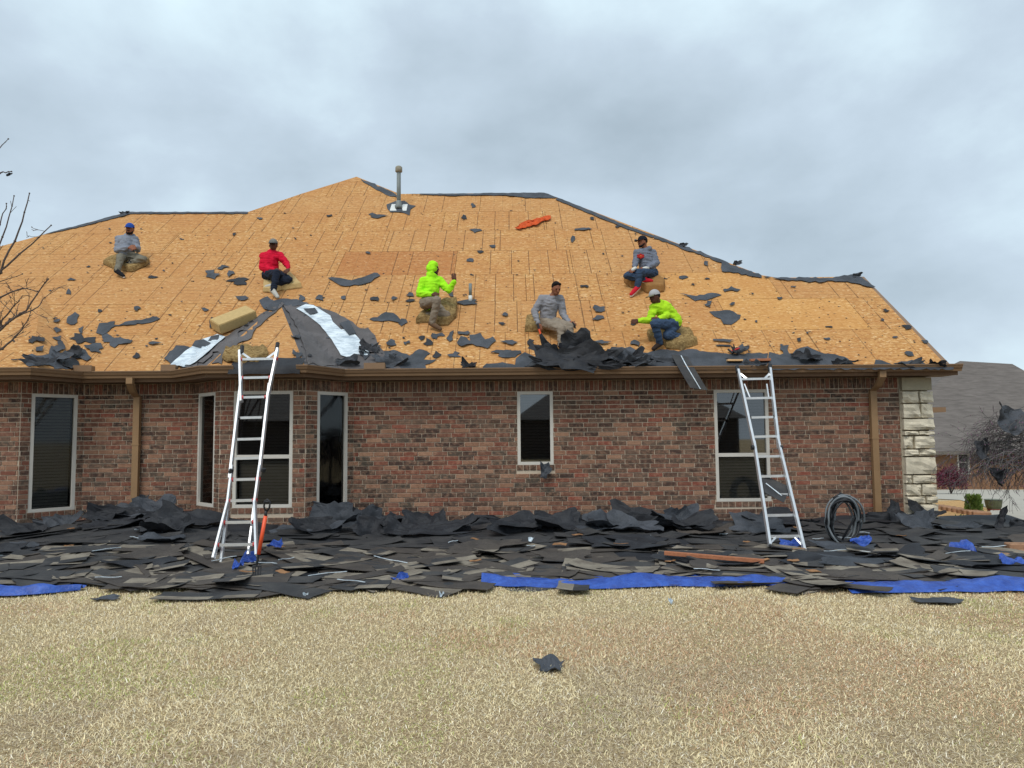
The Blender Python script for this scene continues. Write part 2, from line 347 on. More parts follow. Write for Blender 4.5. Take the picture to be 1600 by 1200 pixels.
# window openings, given by photo pixels, on wall segments
def on_seg(A2,B2,px,py):
    d=ray(px,py); ax,ay=A2; bx_,by_=B2; ex,ey=bx_-ax,by_-ay; L_=math.hypot(ex,ey)
    # solve CAM+d*t on vertical plane
    nx_,ny_=-ey,ex; t=((ax-CAM.x)*nx_+(ay-CAM.y)*ny_)/(d.x*nx_+d.y*ny_); p=CAM+d*t
    return ((p.x-ax)*ex+(p.y-ay)*ey)/L_, p.z
segs=[dict(A=wall_pts[i],B=wall_pts[i+1],win=[]) for i in range(len(wall_pts)-1)]
def addwin(si,x0,y0,x1,y1,rail=None,**k):
    s=segs[si]; ua,za=on_seg(s['A'],s['B'],x0,y0); ub,zb=on_seg(s['A'],s['B'],x1,y1); 
    s['win'].append(dict(u0=ua,u1=ub,z0=zb,z1=za,rail=None if rail is None else on_seg(s['A'],s['B'],x0,rail)[1],**k))
addwin(1,50,613,116,796)
addwin(3,311,611,334,793)
addwin(4,366,608,456,793,714,blind=True)
addwin(5,496,611,542,791,screen=True)
addwin(6,808,611,865,726,clear=True)
addwin(6,1115,608,1205,783,711)
brick_variants=[]
def brick_mesh(w_,h_,bid,seed=0):
    bm=bmesh.new(); vs=bx(bm,-w_/2,w_/2,-.03,.0,-h_/2,h_/2)
    bmesh.ops.bevel(bm,geom=[e for e in bm.edges if all(v.co.y<-.02 for v in e.verts)],offset=.004,segments=1,affect='EDGES')
    me=bpy.data.meshes.new('brick'); bm.to_mesh(me); bm.free(); setattr_f(me,'bid',bid); me.materials.append(M['brick']); return me
bids=[.02,.14,.28,.40,.52,.64,.74,.82,.90,.96]; bw=[2.2,2,2.3,2,1.6,1.8,.7,1.8,1,.7]
VAR=[brick_mesh(PITCHB-MORT,COURSE-MORT,b) for b in bids]
allb=[]  # every brick: seg, u, z, w, h, bid
for si,s in enumerate(segs):
    (ax,ay),(bx_,by_)=s['A'],s['B']; Ls=math.hypot(bx_-ax,by_-ay); s['L']=Ls; s['d']=Vector(((bx_-ax)/Ls,(by_-ay)/Ls,0)); s['n']=Vector((s['d'].y,-s['d'].x,0))
    zsold=2.345
    cuts=[]
    for q in s['win']: cuts.append((q['u0'],q['u1'],q['z0'],q['z1'])); cuts.append((q['u0']-.02,q['u1']+.02,q['z0']-.095,q['z0']))
    def emit(u0,u1,z0,z1,bid=None):
        allb.append((si,(u0+u1)/2,(z0+z1)/2,u1-u0-MORT,z1-z0-MORT,bid if bid is not None else random.choices(bids,bw)[0]))
    for q in s['win']:
        if q['z1']>zsold-.1: q['z1']=zsold
    cuts=[]
    for q in s['win']: cuts.append((q['u0'],q['u1'],q['z0'],q['z1'])); cuts.append((q['u0']-.02,q['u1']+.02,q['z0']-.095,q['z0']))
    k=0; z=zsold
    while z>-.05:
        z1=z; z0=z-COURSE; off=(k%2)*PITCHB/2+(.035*math.sin(k*3.7))
        spans=[(0,Ls)]
        for (a,b,c0,c1) in cuts:
            if c0<z1-.012 and c1>z0+.012:
                ns=[]
                for (p,q) in spans:
                    if b<=p or a>=q: ns.append((p,q)); continue
                    if a>p: ns.append((p,a))
                    if b<q: ns.append((b,q))
                spans=ns
        for (p,q) in spans:
            u=math.floor((p-off)/PITCHB)*PITCHB+off
            while u<q:
                a,b=max(u,p),min(u+PITCHB,q)
                if b-a>.016: emit(a,b,z0,z1)
                u+=PITCHB
        z-=COURSE; k+=1
    # soldier course under the soffit
    u=0
    while u<Ls-.02:
        b=min(u+.0762,Ls); 
        ok=True
        if not any(q['u0']<b and q['u1']>u and q['z1']>zsold+.03 for q in s['win']): emit(u,b,zsold,ZT,random.choice([.02,.14,.28,.40,.40,.64,.82]))
        u+=.0762
    for q in s['win']:   # rowlock sill
        u=q['u0']-.02
        while u<q['u1']+.02-.01:
            b=min(u+.11,q['u1']+.02); emit(u,b,q['z0']-.095,q['z0'],random.choice([.14,.40,.82,.64])); u+=.11
def segM(s,u,z,out=.012):
    d,n=s['d'],s['n']; o=Vector((s['A'][0],s['A'][1],0))+d*u+n*out+Vector((0,0,z))
    return Matrix(((d.x,-n.x,0,o.x),(d.y,-n.y,0,o.y),(0,0,1,o.z),(0,0,0,1)))
# 300 nearest full bricks become parts of their own
def score(b):
    s=segs[b[0]]; m=segM(s,b[1],b[2]).translation; x,y=PX(m)
    if b[4]>.09 or b[3]<PITCHB-MORT-.002 or not (0<x<1600) or y>800: return 1e9
    return m.length+abs(x-640)*.0012
order=sorted(range(len(allb)),key=lambda i:score(allb[i])); single=set(order[:300])
for si,s in enumerate(segs):
    d,n=s['d'],s['n']; Ls=s['L']
    # mortar wall with openings
    us=sorted({0,Ls,*[q['u0'] for q in s['win']],*[q['u1'] for q in s['win']]}); zs=sorted({-.1,ZT,*[q['z0'] for q in s['win']],*[q['z1'] for q in s['win']]})
    bm=bmesh.new(); Mt=segM(s,0,0,0)
    for i in range(len(us)-1):
        for j in range(len(zs)-1):
            um,zm=(us[i]+us[i+1])/2,(zs[j]+zs[j+1])/2
            if any(q['u0']<um<q['u1'] and q['z0']<zm<q['z1'] for q in s['win']): continue
            bx(bm,us[i],us[i+1],0,.2,zs[j],zs[j+1],Mt)
    wo=from_bm('brick_wall',bm,house,M['mortar'],origin=(s['A'][0],s['A'][1],0)); s['obj']=wo
    bm=bmesh.new(); bl=bm.verts.layers.float.new('bid')
    for i,b in enumerate(allb):
        if b[0]!=si: continue
        jit=random.uniform(-.0015,.0015)
        if i in single:
            o=bpy.data.objects.new('brick',VAR[bids.index(b[5])]); COL.objects.link(o)
            o.parent=wo; o.matrix_parent_inverse=Matrix.Translation(-gl(wo)); m=segM(s,b[1],b[2],.006+jit); o.matrix_basis=m@Matrix.Rotation(math.pi if random.random()<.5 else 0,4,'Y')
        else:
            m=segM(s,b[1],b[2],.006+jit)
            hw,hh=b[3]/2,b[4]/2
            vs=[bm.verts.new(m@Vector(c)) for c in ((-hw,.01,-hh),(hw,.01,-hh),(hw,.01,hh),(-hw,.01,hh),(-hw+.003,-.03,-hh+.003),(hw-.003,-.03,-hh+.003),(hw-.003,-.03,hh-.003),(-hw+.003,-.03,hh-.003))]
            # proud only slightly of the mortar
            for v_ in vs[4:]: v_.co+=n*(-.03+.006)
            for v_ in vs: v_[bl]=b[5]
            for q in ((4,5,6,7),(0,1,5,4),(1,2,6,5),(2,3,7,6),(3,0,4,7)): bm.faces.new([vs[k] for k in q])
    if len(bm.verts): 
        o=from_bm('brickwork',bm,wo,M['brick']); prop(o,kind='stuff')
    else: bm.free()
# brick parts sit with their back at +, shift outward same as the joined ones
for me in VAR:
    me.transform(Matrix.Translation((0,.024,0)))
# windows
for s in segs:
    for q in s['win']:
        m=segM(s,(q['u0']+q['u1'])/2,(q['z0']+q['z1'])/2,-.0)
        W=(q['u1']-q['u0'])/2; H=(q['z1']-q['z0'])/2; fw=.05
        bm=bmesh.new()
        for (a,b,c,d_) in ((-W,-W+fw,-H,H),(W-fw,W,-H,H),(-W+fw,W-fw,H-fw,H),(-W+fw,W-fw,-H,-H+fw)): bx(bm,a,b,-.005,.09,c,d_,m)
        fo=from_bm('window',bm,house,M['frame'],origin=m.translation)
        rails=[]
        if q['rail'] is not None:
            zr=q['rail']-(q['z0']+q['z1'])/2; bm=bmesh.new(); bx(bm,-W+fw,W-fw,.0,.06,zr-.03,zr+.03,m); from_bm('meeting_rail',bm,fo,M['frame']); rails=[zr]
        zs=[-H+fw]+rails+[H-fw]
        for a,b in zip(zs[:-1],zs[1:]):
            bm=bmesh.new(); bx(bm,-W+fw,W-fw,.035,.042,a,b,m); from_bm('pane',bm,fo,M['glass' if (q.get('clear') or (rails and b>rails[0]+.1)) else 'glass_screened'])
        bm=bmesh.new(); z=-H+.06
        while z<H-.06:
            mm=m@Matrix.Translation((0,.12,z))@Matrix.Rotation(R_(62),4,'X'); bx(bm,-W+fw+.01,W-fw-.01,-.024,.024,-.0015,.0015,mm); z+=.05
        if not q.get('screen'): from_bm('window_blind',bm,fo,M['blind'])
        else: bm.free()
        bm=bmesh.new(); bx(bm,-W,W,.2,.22,-H,H,m); bx(bm,-W,-W+.004,.09,.2,-H,H,m); bx(bm,W-.004,W,.09,.2,-H,H,m); from_bm('dark_interior_panel',bm,fo,M['room_dark'])  # near-black back and side panels, interior shade put into their colour
# stone corner
xa,xb=wx(1408,WY),wx(1455,WY)
bm=bmesh.new(); bx(bm,xa,xb-.03,WY-.01,WY+.5,-.1,ZT); so_=from_bm('stone_corner',bm,house,simple('stone_mortar',lin(170,160,142),.95,.1),origin=(xa,WY,0))
z=ZT; k=0; rws=[(.235,[1]),(.21,[.55,.45]),(.25,[.58,.42]),(.2,[1]),(.085,[.48,.52]),(.22,[.33,.67]),(.125,[.45,.55]),(.3,[1]),(.15,[.22,.78]),(.20,[.5,.5]),(.13,[.62,.38]),(.2,[.4,.6]),(.16,[.4,.6]),(.15,[1]),(.2,[.45,.55]),(.2,[.7,.3])]
for rh_,ws in rws:
    if z<-.05: break
    u=xa
    for wi,ww in enumerate(ws):
        u1=u+ww*(xb-xa+.02); last=(wi==len(ws)-1)
        bm=bmesh.new(); o_=random.uniform(.015,.05) if k else .03
        bmesh.ops.create_cube(bm,size=1)
        bmesh.ops.subdivide_edges(bm,edges=bm.edges[:],cuts=3,use_grid_fill=True)
        cx,cz=(u+u1)/2,z-rh_/2; yy0=WY-.06-o_; yy1=WY+(.5 if last else .05)
        for v_ in bm.verts:
            c=v_.co; ed=max(abs(c.x),abs(c.z))*2
            nn=noise.noise(Vector((c.x*2+k*7.1,c.z*2+wi*3.3,k)))
            yy=(yy0+yy1)/2+c.y*(yy1-yy0)
            if c.y<-.4 and k: yy+= (-.03+.05*nn)+ (.022 if ed>.9 else 0)
            v_.co=Vector((cx+c.x*(u1-u-.028)+(.006*nn if k else 0)*(1),yy,cz+c.z*(rh_-.026)+(.008*noise.noise(Vector((c.x*3,k,9))) if k else 0)))
        from_bm('stone',bm,so_,M['stone'] if k else M['stone_smooth'],smooth=False)
        u=u1
    z-=rh_; k+=1
# side and back walls of the house body
bm=bmesh.new(); xr=xb-.02
for (x0,x1,y0,y1) in ((xr-.2,xr,WY+.52,31),(-14,xr-.2,30.8,31),(-14,-13.8,BY+.2,30.8)): bx(bm,x0,x1,y0,y1,-2.2,ZT)
from_bm('side_wall',bm,house,M['brick'])
# ------------------------------------------------------------------ roof
top_px=[(-160,420),(0,385),(200,331),(388,331),(470,303),(557,276),(625,303),(850,301),(1190,430),(1215,434),(1345,432),(1480.5,571)]
def plane_xs(px,py):
    p=PR(px,py); return p.x,(p.y-YE)/CA
top=[plane_xs(*p) for p in top_px]
top=[(-14.6,top[0][1]*.8)]+top; top[-1]=(top[-1][0],0.0)
def T(x):
    for (a,sa),(b,sb) in zip(top[:-1],top[1:]):
        if a<=x<=b: return sa+(sb-sa)*(x-a)/max(1e-9,b-a)
    return 0
XL,XR=-14.6,max(p[0] for p in top)
deck=empty('roof_deck',(0,YE,HE),house)
# under-sheet, dark, a little below the boards
pts=[(XL,0)]+[p for p in top]; V=[roofpt(x,s,-.03) for x,s in pts]
from_py('roof_underside',V,[tuple(range(len(V)))[::-1]],deck,M['osb_edge'])
def board(polyxs,tone,surf=roofpt,name='sheathing_panel',th=.012):
    n=len(polyxs)
    V=[surf(x,s,0) for x,s in polyxs]+[surf(x,s,-th) for x,s in polyxs]
    Fs=[tuple(range(n)),tuple(range(2*n-1,n-1,-1))]+[(i,i+n,(i+1)%n+n,(i+1)%n) for i in range(n)]
    me=bpy.data.meshes.new(name); me.from_pydata([tuple(v) for v in V],[],Fs); me.update()
    setattr_f(me,'sx',[p[0] for p in polyxs]*2); setattr_f(me,'ss',[p[1] for p in polyxs]*2); setattr_f(me,'tone',tone)
    return link(name,me,deck,M['osb'])
bpts=sorted({p[0] for p in top})
row_off={}
x3,_=plane_xs(533,409); x1,_=plane_xs(1133,491); x2,_=plane_xs(1015,447)
offs=[.3,x1,x2,x3,x3+.8,x3+2.0,x3+.4,.1,.9]
for k in range(9):
    s0=k*1.22; off=offs[k]; i0=math.floor((XL-off)/2.44); x=off+i0*2.44; gi=i0
    while x<XR:
        a,b=x+.004,x+2.44-.004; lo=s0+.004; hi=s0+1.22-.004
        cx=[a]+[q for q in bpts if a<q<b]+[b]
        # insert crossings with lo / hi
        ex=[]
        for p,q in zip(cx[:-1],cx[1:]):
            ex.append(p)
            for lv in (lo,hi):
                Tp,Tq=T(p+1e-6),T(q-1e-6)
                if (Tp-lv)*(Tq-lv)<0: ex.append(p+(q-p)*(lv-Tp)/(Tq-Tp))
        ex.append(cx[-1]); ex=sorted(set(ex))
        ex=[q for q in ex if XL<=q<=XR]
        tops=[(q,min(hi,T(q))) for q in ex]
        runs=[];cur=[]
        for q,tv in tops:
            if tv>=lo-1e-6: cur.append((q,max(tv,lo)))
            else:
                if len(cur)>1: runs.append(cur)
                cur=[]
        if len(cur)>1: runs.append(cur)
        for rr in runs:
            if max(tv for _,tv in rr)-lo<.02: continue
            poly=[(rr[0][0],lo),(rr[-1][0],lo)]+[p for p in reversed(rr) if p[1]>lo+1e-4]
            pp=[];
            for p in poly:
                if not pp or (abs(p[0]-pp[-1][0])+abs(p[1]-pp[-1][1]))>1e-4: pp.append(p)
            if len(pp)<3: continue
            tone=random.uniform(.0,.3)
            if k==3 and gi==0: tone=.5
            if k==1 and gi==0: tone=1
            if k==2 and gi==0: tone=.95
            if k==1 and gi==-1: tone=.72
            if k==0 and gi in (-1,0,1,2,): tone=.72
            if k==4 and gi in(1,): tone=.36
            board(pp,tone)
        x+=2.44; gi+=1
# back slopes, lofted down from every ridge and hip
V=[];Fs=[]
for x,s in top:
    p=roofpt(x,s,-.01); V+= [p, Vector((x,p.y+(p.z-HE)/TA+.02,HE))]
for i in range(len(top)-1): Fs.append((2*i,2*i+1,2*i+3,2*i+2))
from_py('back_roof',V,Fs,deck,M['felt'])
# gable end triangle on the right
pA=roofpt(top[-1][0],0,-.02); pB=roofpt(*top[-2],-.02); pC=Vector((pA.x,pB.y+(pB.z-HE)/TA,HE))
from_py('gable_wall',[(xr,WY,HE-.15),(xr,pB.y,pB.z-.1),(xr,pC.y,HE-.15)],[(0,1,2)],house,M['brick'])
# bay roofs
def facet_dist(name,tri,tones=.1,mat=None):
    a,b,c=[Vector(v) for v in tri]; n=(b-a).cross(c-a).normalized()
    if n.dot(CAM-a)<0: n=-n
    return a,b,c,n
EY=YE-.78
def E(px,Y): return Vector((wx(px,Y,575),Y,HE+.005))
ap1=PR(437,472,.01); bl1,fl1,fr1,br1=E(276,YE),E(322,EY),E(476,EY),E(534,YE)
ap2=PR(66,457,.01); fl2,fr2,br2=Vector((-14.6,EY,HE+.005)),E(48,EY),E(129,YE); al2=roofpt(-14.6,2.4,.01)
facets=[]
def facet(pts,matk,tone=.1,segs_=()):
    a,b,c=pts[0],pts[1],pts[2]; n=(b-a).cross(c-a).normalized()
    if n.z<0: n=-n
    facets.append((pts,n))
    ux=Vector((n.y,-n.x,0)); 
    if ux.length<1e-5: ux=Vector((1,0,0))
    ux.normalize(); 
    if ux.x<0: ux=-ux
    uy=n.cross(ux)
    if uy.z<0: uy=-uy
    V=list(pts)+[p-n*.012 for p in pts]; k=len(pts)
    Fs=[tuple(range(k)),tuple(range(2*k-1,k-1,-1))]+[(i,i+k,(i+1)%k+k,(i+1)%k) for i in range(k)]
    me=bpy.data.meshes.new('bay_roof_panel'); me.from_pydata([tuple(v) for v in V],[],Fs); me.update()
    if matk=='osb':
        setattr_f(me,'sx',[p.dot(ux) for p in V]); setattr_f(me,'ss',[(p-pts[1]).dot(uy)+.6 for p in V]); setattr_f(me,'tone',tone)
    link('bay_roof_panel',me,deck,M[matk])
facet([ap1,bl1,fl1],'membrane'); facet([ap1,fl1,fr1],'osb',.15); facet([ap1,fr1,br1],'membrane')
def lerp(a,b,k): return a+(b-a)*k
m2a=lerp(fl2,fr2,.93); 
facet([al2,fl2,m2a,ap2],'osb',.6); facet([ap2,m2a,fr2],'osb',.1)
h2=lerp(ap2,br2,.62)
facet([ap2,fr2,br2],'osb',.2)
def PS(px,py,off=0):
    best=PR(px,py,off); bt=(best-CAM).length
    for pts,n in facets:
        h=plane_hit(px,py,pts[0],n,off)
        # inside test (convex, project)
        inside=True; k=len(pts); sgn=0
        for i in range(k):
            e=(pts[(i+1)%k]-pts[i]).cross(h-pts[i]).dot(n)
            if abs(e)<1e-9: continue
            s_=1 if e>0 else -1
            if sgn==0: sgn=s_
            elif s_!=sgn: inside=False; break
        if inside and (h-CAM).length<bt+.05: best=h; bt=(h-CAM).length
    return best
# gutters, fascia, soffit : profiles swept along the eave
def sweep(name,path,prof,mat,parent,cap=True):
    k=len(path); ns=[]
    dirs=[(Vector(path[i+1])-Vector(path[i])).normalized() for i in range(k-1)]
    bm=bmesh.new(); rings=[]
    for i in range(k):
        d1=dirs[max(i-1,0)]; d2=dirs[min(i,k-2)]
        n1_=Vector((d1.y,-d1.x)); n2_=Vector((d2.y,-d2.x)); m=(n1_+n2_); m=m/max(1e-6,m.dot(n1_)) if m.length>0 else n1_
        rings.append([bm.verts.new((path[i][0]+m.x*o,path[i][1]+m.y*o,z)) for o,z in prof])
    q=len(prof)
    for i in range(k-1):
        for j in range(q): bm.faces.new((rings[i][j],rings[i+1][j],rings[i+1][(j+1)%q],rings[i][(j+1)%q]))
    if cap: bm.faces.new(rings[0]); bm.faces.new(rings[-1][::-1])
    bmesh.ops.recalc_face_normals(bm,faces=bm.faces)
    return from_bm(name,bm,parent,mat)
cut1,cut2=wx(369,EY,578),wx(466,EY,578)
xe=wx(1503,YE-.08,578)
pathL=[(-14.6,EY),(fr2.x,EY),(br2.x,YE),(bl1.x,YE),(fl1.x,EY),(cut1,EY)]
pathR=[(cut2,EY),(fr1.x,EY),(br1.x,YE),(xe,YE)]
full=[(-14.6,EY),(fr2.x,EY),(br2.x,YE),(bl1.x,YE),(fl1.x,EY),(fr1.x,EY),(br1.x,YE),(xe-.02,YE)]
GZ=HE
gprof=[(0.005,GZ-.0),(.013,GZ-.0),(.013,GZ-.11),(.075,GZ-.11),(.085,GZ-.075),(.105,GZ-.055),(.12,GZ-.02),(.12,GZ-.012),(.132,GZ-.012),(.132,GZ+.004),(.108,GZ+.004),(.108,GZ-.02),(.09,GZ-.045),(.07,GZ-.065),(.062,GZ-.1),(.005,GZ-.1)]
gl_=sweep('gutter',pathL,gprof,M['trim'],house); gr_=sweep('gutter',pathR,gprof,M['trim'],house)
sweep('fascia',full,[(0,GZ-.02),(0,GZ-.17),(-.03,GZ-.17),(-.03,GZ-.02)],M['trim_dark'],house)
sweep('soffit',full,[(-.004,GZ-.155),(-.004,GZ-.165),(-.5,GZ-.165),(-.5,GZ-.155)],M['trim_dark'],house)
# gutter corner splash guards
for (px,w_) in ((129,.30),(263,.24),(585,.34)):
    p=P(px,570,YE-.13); bm=bmesh.new(); bx(bm,p.x-w_/2,p.x+w_/2,p.y-.01,p.y+.0,HE+.0,HE+.10); bx(bm,p.x-w_/2,p.x-w_/2+.01,p.y,p.y+.1,HE+.0,HE+.09); bx(bm,p.x+w_/2-.01,p.x+w_/2,p.y,p.y+.1,HE+.0,HE+.09)
    from_bm('splash_guard',bm,house,M['trim'])
# downspouts
for (px0,px1) in ((203,214),(1379,1366)):
    x0=wx(px0,YE-.07,600); x1=wx(px1,WY-.06,700)
    bm=bmesh.new(); yv=YE-.065; yw=WY-.085
    pts=[(x0,yv,GZ-.10),(x0,yv,GZ-.2),(x0+(x1-x0)*.6,(yv+yw)/2,GZ-.34),(x1,yw,GZ-.40),(x1,yw,.12),(x1,yw-.12,.03)]
    bw_,bd=.052,.038; rings=[]
    for i,p in enumerate(pts):
        rings.append([bm.verts.new((p[0]+a*bw_,p[1]+b*bd,p[2]+(c_*0))) for a,b,c_ in ((-1,-1,0),(1,-1,0),(1,1,0),(-1,1,0))])
    for i in range(len(pts)-1):
        for j in range(4): bm.faces.new((rings[i][j],rings[i][(j+1)%4],rings[i+1][(j+1)%4],rings[i+1][j]))
    ds=from_bm('downspout',bm,house,M['downspout'])
    bm=bmesh.new(); bx(bm,x1-.06,x1+.06,yw-.043,yw+.06,1.5,1.53); from_bm('strap',bm,ds,M['downspout'])
# rear eave peeping out beyond the corner
bm=bmesh.new(); p=P(1457,640,17); bx(bm,p.x-.5,P(1474,640,17).x,16.9,20,p.z-.06,p.z+.05); from_bm('rear_eave',bm,house,M['trim'])
# rake edge strip
pa,pb=roofpt(top[-1][0]+.005,0.02,-.02),roofpt(top[-2][0]+.005,top[-2][1],-.02)
bm=bmesh.new(); bar(bm,pa,pb,.03,.12,Vector((1,0,0))); from_bm('rake_board',bm,house,M['trim'])
# ------------------------------------------------------------------ ragged felt
def ragged(poly,amp,sub=5,seed=0):
    rd=random.Random(seed); o=[]
    n=len(poly)
    for i in range(n):
        a=Vector(poly[i]);b=Vector(poly[(i+1)%n]); L_=(b-a).length; k=max(1,int(L_/sub)); nn=Vector((-(b-a).y,(b-a).x)).normalized() if L_>1e-6 else Vector((0,0))
        for j in range(k):
            o.append(a.lerp(b,(j+rd.uniform(-.2,.2)*(j>0))/k)+nn*rd.uniform(-amp,amp)*(1 if j else .4))
    return o
def sheet3d(name,poly,step,place,th,mat,parent=None,flat=False):
    pts=[Vector((p[0],p[1])) for p in poly]; n0=len(pts)
    x0,x1=min(p.x for p in pts),max(p.x for p in pts); y0,y1=min(p.y for p in pts),max(p.y for p in pts)
    inner=[]; x=x0+step/2
    while x<x1:
        y=y0+step*.4
        while y<y1: inner.append(Vector((x+random.uniform(-.2,.2)*step,y+random.uniform(-.2,.2)*step))); y+=step*.7
        x+=step
    try: r=geometry.delaunay_2d_cdt(pts+inner,[(i,(i+1)%n0) for i in range(n0)],[],1,1e-4)
    except Exception: return None
    V2,Fa=r[0],[tuple(f) for f in r[2]]
    if not Fa: return None
    par=list(range(len(V2)))
    def fd_(a):
        while par[a]!=a: par[a]=par[par[a]]; a=par[a]
        return a
    for f_ in Fa:
        for q in f_[1:]: par[fd_(q)]=fd_(f_[0])
    cnt={}
    for f_ in Fa: cnt[fd_(f_[0])]=cnt.get(fd_(f_[0]),0)+1
    keep=max(cnt,key=cnt.get); Fa=[f_ for f_ in Fa if fd_(f_[0])==keep]; used=sorted({q for f_ in Fa for q in f_}); mp_={q:i for i,q in enumerate(used)}
    V2=[V2[q] for q in used]; Fa=[tuple(mp_[q] for q in f_) for f_ in Fa]
    Tp=[Vector(place(p.x,p.y)) for p in V2]; 
    me=bpy.data.meshes.new(name); me.from_pydata([tuple(v) for v in Tp],[],Fa); me.update()
    bm=bmesh.new(); bm.from_mesh(me); bmesh.ops.recalc_face_normals(bm,faces=bm.faces)
    # thickness
    bm.normal_update(); vs=list(bm.verts); nrm=[v.normal.copy() for v in vs]; fs=list(bm.faces); bnd=[e for e in bm.edges if e.is_boundary]
    nv={v:bm.verts.new(v.co-n_*th) for v,n_ in zip(vs,nrm)}
    for f_ in fs: bm.faces.new([nv[v] for v in reversed(f_.verts)])
    for e_ in bnd:
        a,b=e_.verts
        try: bm.faces.new((a,b,nv[b],nv[a]))
        except Exception: pass
    bmesh.ops.recalc_face_normals(bm,faces=bm.faces)
    bm.to_mesh(me); bm.free()
    c=sum(Tp,Vector())/len(Tp); me.transform(Matrix.Translation(-c))
    o=link(name,me,None,mat); o.location=c
    if parent is not None: o.parent=parent; o.matrix_parent_inverse=Matrix.Translation(-gl(parent))
    return o
LAY=[0]
def roof_sheet(poly,mat='felt',amp=1.6,sub=5,lift=.0,curl=.02,seed=0,name='felt_scrap',step=7,parent=None):
    LAY[0]+=1; base=.006+(LAY[0]%5)*.003+lift
    pl=ragged(poly,amp,sub,seed)
    def place(x,y):
        nn=noise.noise(Vector((x*.06+seed*3.1,y*.09,seed)))
        return PS(x,y,base+max(0,nn)*curl)
    return sheet3d(name,pl,step,place,.003,M[mat],parent)
def blob(x0,y0,x1,y1,seed):
    rd=random.Random(seed); cx,cy=(x0+x1)/2,(y0+y1)/2; a,b=(x1-x0)/2,(y1-y0)/2; k=max(7,int((a+b)/1.8)); ph=[rd.uniform(0,6.28) for _ in range(5)]
    o=[]
    for i in range(k):
        th=2*math.pi*i/k; r=.95+.2*math.sin(2*th+ph[0])+.24*math.sin(3*th+ph[1])+.2*math.sin(5*th+ph[2])+rd.uniform(-.28,.28); r=max(.22,min(1.4,r))
        o.append((cx+a*r*math.cos(th),cy+b*r*math.sin(th)))
    return o
